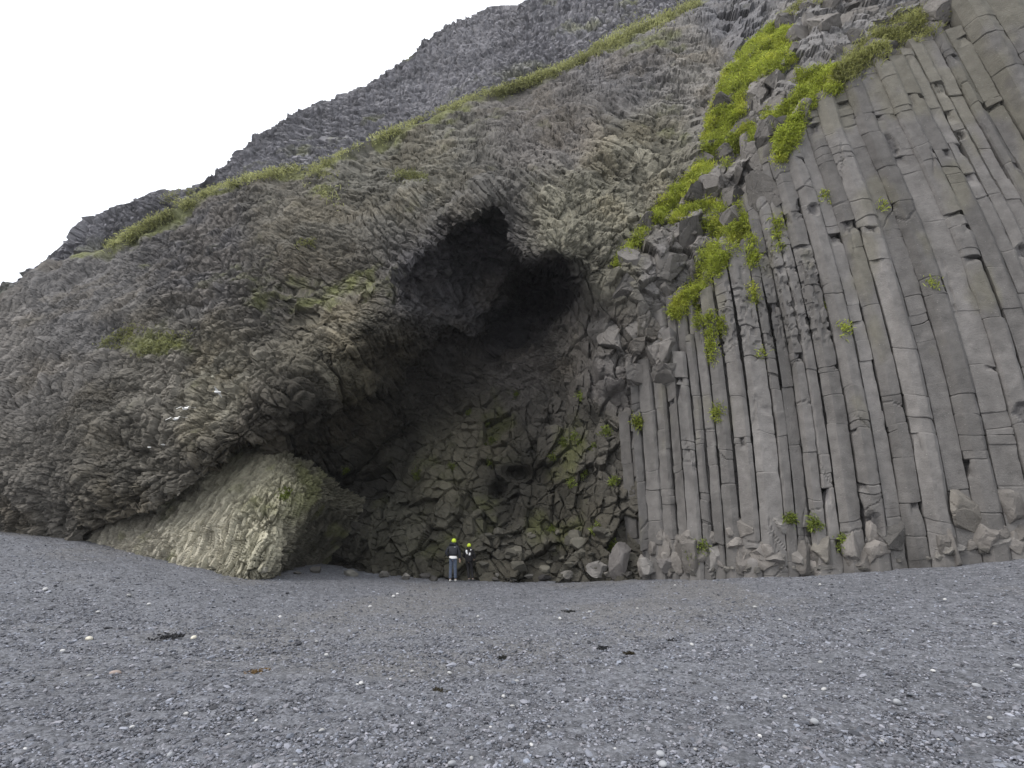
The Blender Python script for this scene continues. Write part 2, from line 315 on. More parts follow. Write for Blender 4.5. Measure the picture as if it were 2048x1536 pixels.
DC = [(a_, b_, 22 + (c_ - 22) * .62) if (c_ > 22 and b_ <= 660 and not (850 < a_ < 1125 and b_ > 480)) else (a_, b_, c_) for a_, b_, c_ in DC]
def cliff_depth(X, Y):
    D = tps(DC, X, Y)
    lip = curve(LIP, X); m = sstep(0, 9, Y - lip) * (X < 535) * sstep(150, 190, X)
    D = D + m * 6
    sr = sdpoly(X, Y, RIM); top = sstep(700, 560, Y)
    D = D + sstep(3, -8, sr) * top * 1.5
    D = D + 1.5 * np.exp(-(((X - 1040 - .5 * (Y - 950)) / 24) ** 2 + ((Y - 950) / 12) ** 2)) + 1.2 * np.exp(-(((X - 1000) / 22) ** 2 + ((Y - 985) / 20) ** 2)) + 1.9 * sstep(16, -48, sdpoly(X + 9 * np.sin(Y / 11.), Y + 8 * np.sin(X / 13.), [(1008, 600), (1030, 556), (1062, 540), (1128, 548), (1140, 590), (1108, 622), (1072, 640), (1040, 700), (985, 735), (955, 690), (985, 630)]))
    D = D + 1.6 * np.exp(-(((X - 640) / 90) ** 2 + ((Y - 1120) / 40) ** 2)) + 1.2 * np.exp(-((dpoly(X, Y, [(600, 1080), (690, 960), (760, 880), (800, 850)]) / 22) ** 2))
    for ln, st, rg_ in (([(560, 650), (700, 590), (790, 500), (870, 425), (985, 352), (1090, 318)], .9, 70), ([(330, 640), (450, 610), (560, 585), (640, 560)], .8, 60), ([(640, 470), (760, 420), (860, 370), (960, 300), (1100, 240)], .7, 60), ([(200, 860), (330, 800), (450, 760), (560, 690), (650, 640)], .6, 70), ([(1090, 470), (1180, 400), (1260, 340), (1330, 250)], .7, 60)):
        x0, x1 = ln[0][0], ln[-1][0]; dy = curve(ln, X) + 10 * np.sin(X / 23.) - Y; fd = sstep(x0, x0 + 60, X) * sstep(x1, x1 - 60, X)
        D = D + st * fd * sstep(-5, 5, dy) * np.exp(-np.clip(dy, 0, None) / rg_) - st * .5 * fd * sstep(5, -5, dy) * np.exp(-np.clip(-dy, 0, None) / rg_)
    return D
def build_cliff():
    cols = np.arange(-400, 2500, 2.3); nf = 600; nb = 10; nc = len(cols)
    top = curve(LED, cols) + 4 * vnoise(np.stack([cols, cols * 0, cols * 0], -1), 25, 14)
    v = np.linspace(0, 1, nf); PX = np.broadcast_to(cols, (nf, nc)); PY = top[None] + v[:, None] * (1200 - top)[None]
    wob = np.stack([PX.ravel(), PY.ravel(), PX.ravel() * 0], -1)
    wx = 7 * fbm(wob, 40, 3, 61) ; wy = 7 * fbm(wob, 40, 3, 62)
    Y = cliff_depth(PX.ravel() + wx, PY.ravel() + wy).reshape(nf, nc)
    Pf = pix(PX, PY, Y); back = []
    for i in range(nb, 0, -1):
        b = Pf[0].copy(); b[:, 1] += i * 1.6; b[:, 2] += -.004 * i * i + .25 * i; back.append(b)
    P = np.concatenate([np.stack(back), Pf]).reshape(-1, 3); nr = nb + nf
    px = np.concatenate([np.broadcast_to(cols, (nb, nc)), PX]).ravel(); py = np.concatenate([np.broadcast_to(top, (nb, nc)), PY]).ravel()
    N = grid_normals(P, nr, nc)
    far = sstep(23, 33, P[:, 1])
    # columns: shallow, mid, steep, out(scales), up, blocks
    ws = idw([(0, 700, 0, .2, 1.3, .3, 0, 0), (100, 900, 0, .2, .8, .8, 0, 0), (300, 950, 0, 0, .3, 1.3, 0, 0), (500, 820, .4, 0, 0, 1.2, 0, 0), (200, 600, 0, .3, .8, .7, 0, 0), (420, 620, .1, 0, .2, 1.2, 0, 0), (400, 450, .1, 0, 0, 1.3, 0, 0),
              (620, 480, 1, 0, 0, .8, 0, 0), (650, 600, 1, .3, 0, .4, 0, 0), (700, 780, .7, 0, 0, 1.3, 0, 0), (750, 350, 1.2, .2, 0, .3, 0, 0), (800, 450, .3, 1.3, 0, 0, 0, 0), (920, 430, 0, 1.8, .3, 0, 0, 0), (1050, 400, 0, 1.6, .1, 0, 0, 0), (950, 550, 0, 1.5, .1, .2, 0, 0), (900, 300, .9, .4, 0, .3, 0, 0), (1100, 250, .6, .7, 0, .3, 0, 0), (1250, 300, .2, 1, .3, .3, 0, 0), (1200, 450, .2, 0, .6, 1, 0, 0), (1350, 150, .9, .5, 0, .3, 0, 0), (1150, 120, .8, .4, 0, .3, 0, 0),
              (900, 700, .8, 0, 0, 1, 0, .2), (860, 800, .9, 0, 0, 1, 0, 0), (1050, 720, .6, 0, 0, .8, 0, .6), (1330, 400, 0, 0, 0, 1, 0, .8),
              (850, 900, 0, 0, 0, 0, 0, 1.6), (950, 870, 0, 0, 0, 0, 0, 2), (1000, 1000, 0, 0, 0, 0, 0, 2), (850, 1050, 0, 0, 0, 0, 0, 2), (1130, 850, 0, 0, 0, 0, .4, 2), (1150, 1000, 0, 0, 0, 0, .6, 2), (1250, 700, 0, 0, 0, 0, 0, 3), (1350, 600, 0, 0, 0, 0, .2, 3), (1300, 480, 0, 0, 0, .2, 0, 3), (1420, 450, 0, 0, 0, 0, 0, 3), (1480, 250, 0, 0, 0, 0, 0, 3), (1600, 80, 0, 0, 0, 0, 0, 3), (1900, 20, 0, 0, 0, 0, 0, 3), (1600, 600, 0, 0, 0, 0, 1, 1), (2000, 500, 0, 0, 0, 0, 1, 1)], px, py, 2.6)
    Pw = P + .6 * np.stack([fbm(P, 5, 2, 141), fbm(P, 5, 2, 142), fbm(P, 5, 2, 143)], -1) + .03 * np.stack([vnoise(P, .5, 151), vnoise(P, .5, 152), vnoise(P, .5, 153)], -1)
    defs = [(AX_SHALLOW, 1, 5), (AX_MID, 1, 9), (AX_STEEP, 1, 6), (AX_OUT, 1.15, 1.6), (AX_UP, 1.5, 4)]
    wcol = ws[:, :5] + 1e-6
    D1, T1 = mixh(Pw, wcol, defs, .19, .09, 100)
    D2, T2 = mixh(Pw, wcol, [(a_, b_, c_ * 1.2) for a_, b_, c_ in defs], .44, .25, 500); D3, T3 = mixh(Pw, wcol, defs, 1.25, .55, 900)
    Wb = ws[:, 5] / (ws.sum(1) + 1e-9); Wb = sstep(.25, .7, Wb)
    m = Wb > .01; Db = np.zeros(len(P)); Tb = np.zeros(len(P))
    Pm = P[m] + .08 * np.stack([vnoise(P[m], .8, 251), vnoise(P[m], .8, 252), vnoise(P[m], .8, 253)], -1)
    h1, c1, s1 = vor3(Pm, 1.35, 700, (1, 1, 1.2)); h2, c2, s2 = vor3(Pm, .6, 800, (1, 1, 1.1)); h3, c3, s3 = vor3(Pm, .26, 900)
    Db[m] = h1 * .55 - c1 * .10 + h2 * .26 - c2 * .07 + h3 * .05; Tb[m] = .5 * (s1 - .5) + .4 * (s2 - .5)
    calm = 1 - .55 * np.exp(-(((px - 470) / 160) ** 2 + ((py - 900) / 200) ** 2))
    edge_keep = 1 - .8 * sstep(14, 0, np.abs(curve(LED, px) - py))
    L = (fbm(P, 7, 4, 2) * 1.1 + fbm(P * [1, 1, 1.4], 2.4, 3, 6) * .45) * (.4 + .6 * (1 - Wb))
    L = L * (1 - .6 * (px > 1450))
    D = (1 - Wb) * (D1 * (1 - .4 * far) + D2 * .85 + D3 * .36) * edge_keep + Wb * Db
    Nb = np.array([-.12, -.97, .2]); P2 = P + N * (L + (D - Wb * Db))[:, None] + Nb * (Wb * Db)[:, None]
    # stone colour, with shade painted into the cave ceiling, pit and underside
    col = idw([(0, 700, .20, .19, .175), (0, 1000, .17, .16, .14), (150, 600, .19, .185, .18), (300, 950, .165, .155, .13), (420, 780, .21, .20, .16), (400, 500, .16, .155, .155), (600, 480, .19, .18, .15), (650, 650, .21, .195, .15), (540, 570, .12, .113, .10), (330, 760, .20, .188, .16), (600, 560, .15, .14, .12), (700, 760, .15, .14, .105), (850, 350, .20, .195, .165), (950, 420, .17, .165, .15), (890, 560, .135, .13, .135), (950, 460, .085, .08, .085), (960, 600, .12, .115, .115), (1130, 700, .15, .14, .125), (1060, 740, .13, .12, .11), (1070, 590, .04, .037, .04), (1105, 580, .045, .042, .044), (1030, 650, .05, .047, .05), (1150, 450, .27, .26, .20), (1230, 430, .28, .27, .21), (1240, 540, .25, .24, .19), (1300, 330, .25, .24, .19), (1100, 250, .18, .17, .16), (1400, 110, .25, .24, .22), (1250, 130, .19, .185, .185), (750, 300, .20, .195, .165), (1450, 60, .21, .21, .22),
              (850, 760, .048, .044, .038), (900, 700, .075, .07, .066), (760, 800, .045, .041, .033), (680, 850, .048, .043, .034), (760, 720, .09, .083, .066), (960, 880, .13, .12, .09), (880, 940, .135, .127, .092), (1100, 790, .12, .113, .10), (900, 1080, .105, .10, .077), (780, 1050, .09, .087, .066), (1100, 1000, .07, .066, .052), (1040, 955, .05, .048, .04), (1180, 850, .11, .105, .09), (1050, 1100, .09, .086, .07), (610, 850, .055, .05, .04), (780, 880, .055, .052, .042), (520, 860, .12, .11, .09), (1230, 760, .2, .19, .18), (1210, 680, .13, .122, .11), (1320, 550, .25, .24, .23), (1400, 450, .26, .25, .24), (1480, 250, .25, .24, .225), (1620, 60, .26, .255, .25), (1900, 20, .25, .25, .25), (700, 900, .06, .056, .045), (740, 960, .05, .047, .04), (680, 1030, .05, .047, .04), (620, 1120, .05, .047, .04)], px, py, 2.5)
    tone = (1 - Wb) * (.45 * T1 * (1 - .4 * far) + .5 * T2 + .35 * T3) + Wb * Tb * .5
    streak = fbm(P * [1, 1, .35], 1.3, 4, 15)
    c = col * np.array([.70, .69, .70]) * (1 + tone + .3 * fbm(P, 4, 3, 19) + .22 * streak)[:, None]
    warm = sstep(-.05, .45, fbm(P, 2.5, 4, 119))[:, None] * (1 - Wb[:, None] * .5); c = c * (1 - warm) + warm * c * np.array([1.03, .99, .91])
    # thin turf and moss growing on the stone
    mo = np.zeros(len(P))
    def spot(x, y, rx, ry, a=1.0): return a * np.exp(-(((px - x) / rx) ** 2 + ((py - y) / ry) ** 2))
    nn = fbm(P, 1.1, 4, 33)
    led_d = py - curve(LED, px)
    g = sstep(18, 0, led_d) * (px > 150) * (px < 1480) * .6
    for a in ((600, 340, 60, 14), (640, 390, 50, 30, .5), (820, 350, 30, 10, .8), (280, 680, 70, 30, .75), (350, 690, 40, 20, .7), (1250, 90, 110, 26, .8), (700, 560, 120, 20, .35), (760, 560, 60, 80, .3), (560, 600, 80, 40, .35), (1350, 260, 60, 70, .35), (1000, 830, 50, 60, .55), (1150, 900, 60, 90, .5), (1090, 1060, 110, 40, .45), (900, 1000, 130, 130, .35), (600, 980, 40, 30, .4), (860, 250, 240, 40, .35), (470, 520, 220, 60, .25), (640, 600, 60, 12, .5), (880, 420, 60, 20, .35)): g = g + spot(*a)
    mo = sstep(.25, .75, g + .55 * nn)
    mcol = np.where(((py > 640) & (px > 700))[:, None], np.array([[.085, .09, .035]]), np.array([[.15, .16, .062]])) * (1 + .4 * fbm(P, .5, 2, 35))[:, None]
    mo = np.clip(mo, 0, 1) * .8
    c = c * (1 - mo[:, None]) + mo[:, None] * mcol
    # bird lime, a few pale streaks under ledges
    lime = sstep(.55, .8, fbm(P * [1, 1, .5], .6, 3, 93)) * (spot(430, 780, 40, 50) + spot(650, 605, 60, 8) + spot(90, 750, 120, 60, .4)) 
    c = c * (1 - lime[:, None].clip(0, 1)) + lime[:, None].clip(0, 1) * np.array([.5, .49, .4])
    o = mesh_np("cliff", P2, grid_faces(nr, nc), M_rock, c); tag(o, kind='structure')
build_cliff()

# ------------------------------------------------------------ pale ridge left of the cave mouth
def build_ridge():
    cols = np.arange(110, 790, 1.6); nc = len(cols)
    topc = [(110, 1075), (170, 1062), (250, 1020), (340, 980), (420, 915), (470, 878), (520, 876), (560, 897), (600, 917), (680, 965), (730, 1000), (790, 1040)]
    top = curve(topc, cols); nf = 230; v = np.linspace(0, 1, nf); PX = np.broadcast_to(cols, (nf, nc)).ravel(); PY = (top[None] + v[:, None] * (1190 - top)[None]).ravel()
    dc = [(110, 1080, 25), (170, 1070, 23.2), (170, 1150, 22), (250, 1030, 22.5), (300, 1080, 21), (340, 990, 22), (340, 1150, 19.8), (420, 930, 21.6), (430, 1020, 20.3), (430, 1100, 19.4), (500, 890, 21.6), (500, 960, 20.6), (520, 1030, 19.5), (500, 1140, 18.8), (560, 980, 20.2), (560, 920, 21.3), (545, 1130, 19.0), (575, 1090, 20.4), (590, 1140, 22.0), (600, 1030, 20.8), (620, 900, 23.1), (650, 960, 22.6), (640, 1060, 23.2), (620, 1100, 23.4), (700, 900, 27.5), (720, 950, 28.0), (690, 1010, 24.2), (790, 900, 29), (790, 1100, 29), (700, 1120, 27), (600, 1180, 24), (500, 1190, 18.6)]
    Y = tps(dc, PX, PY); P = pix(PX, PY, Y); N = grid_normals(P, nf, nc)
    ws = idw([(250, 1060, .5, .6, 0), (400, 1040, .2, 1, 0), (500, 950, .1, .5, .5), (520, 1080, 0, 1.4, 0), (560, 1000, 0, 1.2, .2), (620, 950, 0, .1, 1.5), (650, 1040, 0, 0, 1.5), (580, 1100, 0, .5, 1)], PX, PY)
    Pw = P + .28 * np.stack([fbm(P, 2.6, 2, 41), fbm(P, 2.6, 2, 42), fbm(P, 2.6, 2, 43)], -1)
    defs = [(AX_OUT, 1, 2), ((.12, .25, .96), 1, 8), (AX_SLASH, 1, 8)]
    D1, T1 = mixh(Pw, ws, defs, .10, .12, 11); D2, T2 = mixh(Pw, ws, defs, .3, .26, 12)
    sm = 1 - .75 * np.exp(-(((PX - 490) / 55) ** 2 + ((PY - 930) / 50) ** 2)); D1 = D1 * sm; D2 = D2 * sm
    P2 = P + N * (fbm(P, 3, 4, 5) * .45 + fbm(P * [1, 1, .5], .8, 3, 51) * .18 + D1 + .8 * D2)[:, None]
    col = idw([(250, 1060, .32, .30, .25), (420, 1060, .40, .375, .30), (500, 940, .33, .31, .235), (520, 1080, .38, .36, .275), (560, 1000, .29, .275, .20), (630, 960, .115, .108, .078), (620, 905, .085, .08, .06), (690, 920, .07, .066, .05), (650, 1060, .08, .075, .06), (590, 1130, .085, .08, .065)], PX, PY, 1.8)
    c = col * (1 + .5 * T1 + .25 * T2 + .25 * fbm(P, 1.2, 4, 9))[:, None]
    mo = sstep(.1, .6, fbm(P, .9, 3, 61) + .5 * np.exp(-(((PX - 620) / 60) ** 2 + ((PY - 980) / 50) ** 2)) - .15) * .5
    c = c * (1 - mo[:, None]) + mo[:, None] * np.array([.19, .2, .08])
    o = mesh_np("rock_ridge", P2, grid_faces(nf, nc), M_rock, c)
    tag(o, 'pale olive fluted rock ridge at the left of the cave mouth', 'rock')
build_ridge()

# ------------------------------------------------------------ wall of tall basalt columns
def clip(poly, n, c):
    out = []
    for i in range(len(poly)):
        a, b = poly[i], poly[(i + 1) % len(poly)]; da = a @ n - c; db = b @ n - c
        if da <= 0: out.append(a)
        if da * db < 0: out.append(a + (b - a) * da / (da - db))
    return out
BASEX = [(1255, 22.3), (1300, 20.9), (1400, 19.3), (1500, 18.5), (1700, 17.5), (1850, 16.9), (2048, 16.2), (2500, 15.2), (2900, 14.5)]
def wall_y(px): return float(curve(BASEX, px))
def bend(X, z):
    k = float(np.clip((X - 11) / 6.0, 0, 1)); zz = np.maximum(0, z - 6.0)
    return .40 * np.sin(np.clip(z / 17, 0, 1) * np.pi) * min(1, max(0, (X - 5) / 4)) - (.08 + .5 * k) * .0105 * zz ** 2 * min(1, max(0, (X - 7) / 4))
YTOP = [(1200, 900), (1260, 800), (1300, 720), (1330, 660), (1365, 700), (1400, 625), (1425, 545), (1470, 515), (1500, 470), (1530, 350), (1555, 318), (1580, 262), (1618, 195), (1650, 200), (1680, 158), (1740, 118), (1800, 105), (1850, 80), (1890, 75), (1900, 15), (1950, -60), (2100, -250), (2500, -300)]
YTOP2 = [(1200, 800), (1300, 640), (1400, 560), (1470, 470), (1530, 300), (1600, 200), (1650, 150), (1750, 80), (1850, 40), (1900, -20), (2100, -300), (2500, -350)]
def column_mesh(name, poly, z0, z1, parent, seed):
    poly = np.array(poly); c = poly.mean(0); poly = c + (poly - c) * (1 - .009 / max(.2, np.abs(poly - c).mean()))
    if (np.cross(poly[1] - poly[0], poly[2] - poly[1])) < 0: poly = poly[::-1]
    ring = []
    for i in range(len(poly)):
        a, b = poly[i], poly[(i + 1) % len(poly)]; l = np.linalg.norm(b - a)
        facing = (c[1] - (a[1] + b[1]) / 2) > -.25; n = max(1, int(l / (.055 if facing else .3)))
        for k in range(n): ring.append((a + (b - a) * k / n, min(k, n - k) * l / n))
    R = np.array([r[0] for r in ring]); ed = np.array([r[1] for r in ring]); n = len(R)
    rg = np.random.default_rng(seed); js = []; z = z0 + rg.uniform(.2, 2)
    while z < z1 - .3: js.append(z); z += rg.choice([.3, .7, 1.3, 2.0, 2.8]) * rg.uniform(.7, 1.3)
    zs = set(np.round(np.arange(z0, z1, .07), 4)); 
    for j in js: zs |= {round(j - .035, 4), round(j - .012, 4), round(j + .012, 4), round(j + .035, 4)}
    zs = np.array(sorted(zs)); m = len(zs)
    Z = np.repeat(zs[:, None], n, 1); XY = np.repeat(R[None], m, 0)
    off = XY - c; dist = np.linalg.norm(off, axis=-1, keepdims=True); od = off / dist
    ins = np.zeros((m, n)); shift = np.zeros((m, 2)); scl = np.ones(m); prev = 0
    fl = rg.uniform(.35, 1, len(js))
    for q, j in enumerate(js):
        g = np.exp(-((zs - j) / .014) ** 2); pm = sstep(-.5, .1, vnoise(np.stack([R[:, 0] * 1., R[:, 1], R[:, 0] * 0 + q * 7.7 + seed], -1), .55, 71)); ins += g[:, None] * (.065 * fl[q] * pm)[None]
        up = zs > j; shift[up] = rg.normal(0, .012, 2); scl[up] = 1 - abs(rg.normal(0, .010)) - (.03 if rg.uniform() < .12 else 0)
    P3 = np.stack([XY[..., 0], XY[..., 1], Z], -1).reshape(-1, 3)
    sl = rg.normal(0, .10, 2); Zj = Z + (off @ sl) * .9 + .10 * vnoise(P3, .6, seed + 33).reshape(m, n)
    for _ in range(rg.poisson((z1 - z0) / 16)):                      # spalled hollows
        i = rg.integers(0, n); cz = z0 + (z1 - z0) * rg.uniform(0.02, .95) ** 1.4; rr = np.array([rg.uniform(.18, .38), rg.uniform(.25, 1.0)])
        cx = R[i]
        d = ((XY[..., 0] - cx[0]) / rr[0]) ** 2 + ((XY[..., 1] - cx[1]) / rr[0]) ** 2 + ((Z - cz) / rr[1]) ** 2
        d = d + .5 * vnoise(P3, .22, seed + 3).reshape(m, n)
        ins += .2 * sstep(1, .35, d) * rg.uniform(.5, 1)
    if 7.6 < c[0] < 11.2:
        pm_ = sstep(8.0, 9.2, P3[:, 2]) * sstep(14.6, 13.2, P3[:, 2]) * sstep(-.25, .1, fbm(P3 * [1, 1, .6], 1.1, 2, 311))
        ins += (sstep(.12, .38, vnoise(P3 * [1, 1, .75], .13, 313)) * pm_ * .075).reshape(m, n)
    chip = sstep(.05, 0, ed)[None] * (.004 + .03 * np.maximum(0, vnoise(P3, .35, seed + 7).reshape(m, n) - .2));
    for _ in range(rg.poisson((z1 - z0) / 4.5)):                    # oblique hairline fractures
        p0 = np.array([*R[rg.integers(0, n)], rg.uniform(z0, z1)]); nn_ = rg.normal(0, 1, 3) * [.7, .7, 1]; nn_ /= np.linalg.norm(nn_)
        dd = np.abs(((P3 - p0) @ nn_) + .035 * vnoise(P3, .3, seed + 61)).reshape(m, n); ins += sstep(.04, .01, dd) * .045 * sstep(1.0, .6, np.linalg.norm(P3 - p0, axis=1) / rg.uniform(.5, 1.3)).reshape(m, n)
    for _ in range(rg.poisson((z1 - z0) / 3.0)):                    # wedges broken out under a joint
        j_ = js[rg.integers(0, len(js))] if js else z0 + 1; hgt = rg.uniform(.15, .7); wd_ = rg.uniform(.1, .3); c0 = R[rg.integers(0, n)]
        wz = np.clip(1 - (j_ - zs) / hgt, 0, 1) * (zs <= j_); wr = np.clip(1.3 - np.linalg.norm(R - c0, axis=1) / wd_, 0, 1)
        ins += rg.uniform(.08, .22) * np.minimum(wz[:, None], wr[None]) ** .8
    ins += chip; rough = ins > .09
    nzv = fbm(P3, .4, 3, 17).reshape(m, n) * .022 + fbm(P3, 3, 2, 18).reshape(m, n) * .04 + rough * .05 * vnoise(P3, .12, 19).reshape(m, n)
    XY = c + od * (dist * scl[:, None, None] - ins[..., None] + nzv[..., None]) + shift[:, None, :]
    bx = bend(c[0], zs)
    V = np.stack([XY[..., 0] + bx[:, None], XY[..., 1] + .02 * np.maximum(0, Z - 2), Zj], -1)
    # broken crown: slanted top
    sl2 = rg.normal(0, .35, 2); topz = z1 + (off @ sl2); V[..., 2] = np.minimum(V[..., 2], topz)
    V = V.reshape(-1, 3); i = np.arange(m * n).reshape(m, n); j = np.roll(i, -1, 1)
    Fq = np.stack([i[:-1], j[:-1], j[1:], i[1:]], -1).reshape(-1, 4)
    ct = V[-n:].mean(0) + [0, 0, .03]; V = np.concatenate([V, ct[None]]); k = len(V) - 1
    cap = np.stack([i[-1], j[-1], np.full(n, k), np.full(n, k)], -1)
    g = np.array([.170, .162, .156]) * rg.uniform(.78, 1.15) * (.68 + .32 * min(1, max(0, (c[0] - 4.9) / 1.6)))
    t = .96 + .32 * fbm(V * [1, 1, .3], 1.3, 4, 27) + .20 * fbm(V, .25, 3, 28)
    segt = np.zeros(len(V)); sid = np.searchsorted(np.array(js) if js else np.array([1e9]), V[:, 2]); segt = (h32(sid.astype(float), sid * 0. + seed, sid * 0., 3) - .5) * .12
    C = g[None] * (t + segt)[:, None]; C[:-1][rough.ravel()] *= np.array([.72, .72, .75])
    wet = sstep(.25, .6, fbm(V * [1, 1, .25], 1.2, 3, 29)) * .22; C *= (1 - wet)[:, None]
    lich = sstep(.15, .55, fbm(V * [1, 1, .5], 1.0, 4, 37) + .05 * (V[:, 2] - 9)) * .5
    C = C * (1 - lich[:, None]) + lich[:, None] * np.array([.17, .16, .12])
    # drop degenerate cap quads -> triangles kept in a bmesh-free way
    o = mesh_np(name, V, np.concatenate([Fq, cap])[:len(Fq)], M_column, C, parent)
    me = o.data; bm = bmesh.new(); bm.from_mesh(me); bm.verts.ensure_lookup_table()
    try: bm.faces.new([bm.verts[int(q)] for q in i[-1]])
    except ValueError: pass
    bmesh.ops.delete(bm, geom=[bm.verts[k]], context='VERTS'); bm.to_mesh(me); bm.free()
    return o
def build_columns():
    root = empty("column_cliff", (11, 18, .6)); tag(root, 'tall wall of grey upright basalt columns right of the cave', 'cliff')
    inv = Matrix.Translation(Vector((-11, -18, -.6)))
    bd0 = [1190, 1215, 1240, 1262, 1279, 1312, 1335, 1357, 1388, 1409, 1426, 1450, 1477, 1521, 1562, 1600, 1614, 1645, 1680, 1720, 1775, 1842, 1908, 1950, 2011, 2060, 2120, 2200, 2270, 2350, 2440, 2530, 2640]
    bd = [bd0[0]]
    for a_, b_ in zip(bd0[:-1], bd0[1:]):
        if b_ - a_ > 66 and a_ < 2300: bd += [a_ + (b_ - a_) * (.42 if (a_ % 2) else .57)]
        bd.append(b_)
    seeds = []; rows = []
    for r, dy in ((0, -1.0), (1, 0), (2, .95), (3, 1.9)):
        for k in range(len(bd) - 1):
            wdt = bd[k + 1] - bd[k]; px = (bd[k] + bd[k + 1]) / 2 + (0 if r % 2 else wdt * .5); y = wall_y(px)
            X = (px - 1024) / F * y / 1.055; nx = -.25
            wm = wdt / F * y / 1.055; jit = RNG.uniform(-.16, .16) * wm
            seeds.append((X * (1 + .045 * dy * wm) + RNG.uniform(-.06, .06) * wm, y + dy * wm * .92 + jit)); rows.append((r, px))
    sp = np.array(seeds)
    for q in range(len(sp)):
        r, px = rows[q]
        if r not in (1, 2) or px < 1262: continue
        c = sp[q]; poly = [c + np.array(v) for v in ((-1.3, -1.0), (1.3, -1.0), (1.3, 1.0), (-1.3, 1.0))]
        for p in range(len(sp)):
            if p == q: continue
            d = sp[p] - c; L = np.linalg.norm(d)
            if L < 4: poly = clip(poly, d / L, (d / L) @ (c + sp[p]) / 2)
            if len(poly) < 3: break
        if len(poly) < 3: continue
        zb = float(beach_z(np.array([c[0]]), np.array([c[1]]))[0]) - .6; z = np.arange(zb + 1, 40, .2)
        xx = c[0] + bend(c[0], z); ppx, ppy = proj(np.stack([xx, c[1] + .02 * np.maximum(0, z - 2), z], -1))
        yt = curve(YTOP if r == 1 else YTOP2, ppx) + 12 * math.sin(q * 7.3); hit = np.where(ppy <= yt)[0]; zt = z[hit[0]] if len(hit) else 34
        zt = min(zt, 34)
        o = column_mesh("basalt_column", poly, zb, zt, root, 1000 + q); o.matrix_parent_inverse = inv
build_columns()


# ------------------------------------------------------------ placing things on the built surfaces
DG = None
def refresh():
    global DG
    bpy.context.view_layer.update(); DG = bpy.context.evaluated_depsgraph_get()
refresh()
def hit(px, py):
    d = pix(px, py, 10.0) - np.array([0, 0, CAMZ]); d /= np.linalg.norm(d)
    ok, loc, nor, _, ob, _ = S.ray_cast(DG, Vector((0, 0, CAMZ)), Vector(d))
    if not ok: return None
    nor = Vector(nor)
    if nor.dot(Vector(d)) > 0: nor = -nor
    return np.array(loc), np.array(nor), ob.name

# ------------------------------------------------------------ angular blocks and boulders
def block_verts(size, rng, npts=16, boxy=.55):
    """convex chunk: points thrown on a rounded box"""
    p = rng.normal(0, 1, (npts, 3)); p /= np.abs(p).max(1, keepdims=True) * boxy + np.linalg.norm(p, axis=1, keepdims=True) * (1 - boxy)
    return p * np.array(size) * .5 * rng.uniform(.82, 1.08, (npts, 1))
def rot(rx, ry, rz): return np.array((Matrix.Rotation(rz, 3, 'Z') @ Matrix.Rotation(ry, 3, 'Y') @ Matrix.Rotation(rx, 3, 'X')))
ICO4, ICOF4 = ico(4); ICO5, ICOF5 = ico(5)
def chunk(name, size, R3, rng, mat, col, parent=None, npts=12, cuts=3, rough=.03, cubic=.5, fine=False):
    """rock: a rounded box split by flat fracture planes"""
    U, Fq = (ICO5, ICOF5) if fine else (ICO4, ICOF4)
    V = U / (np.abs(U).max(1, keepdims=True) * cubic + (1 - cubic))
    for _ in range(npts):
        n = rng.normal(0, 1, 3); n /= np.linalg.norm(n); d = rng.uniform(.55, .88); V = V - np.maximum(0, V @ n - d)[:, None] * n[None]
    off = rng.uniform(0, 50, 3)
    V = V * (1 + rough * 1.6 * fbm(V + off, .9, 3, 3) + rough * .9 * fbm(V + off, .22, 3, 4))[:, None]
    h, cr, hs = vor3(V + off, .8, 33); V = V * (1 + rough * 1.6 * h - rough * 1.2 * cr)[:, None]
    V = (V * np.array(size) * .56) @ R3.T
    c = np.array(col)[None] * (1 + .3 * fbm(U + off, .8, 4, 5) + .12 * (hs - .5))[:, None]
    return mesh_np(name, V, Fq, mat, c, parent)
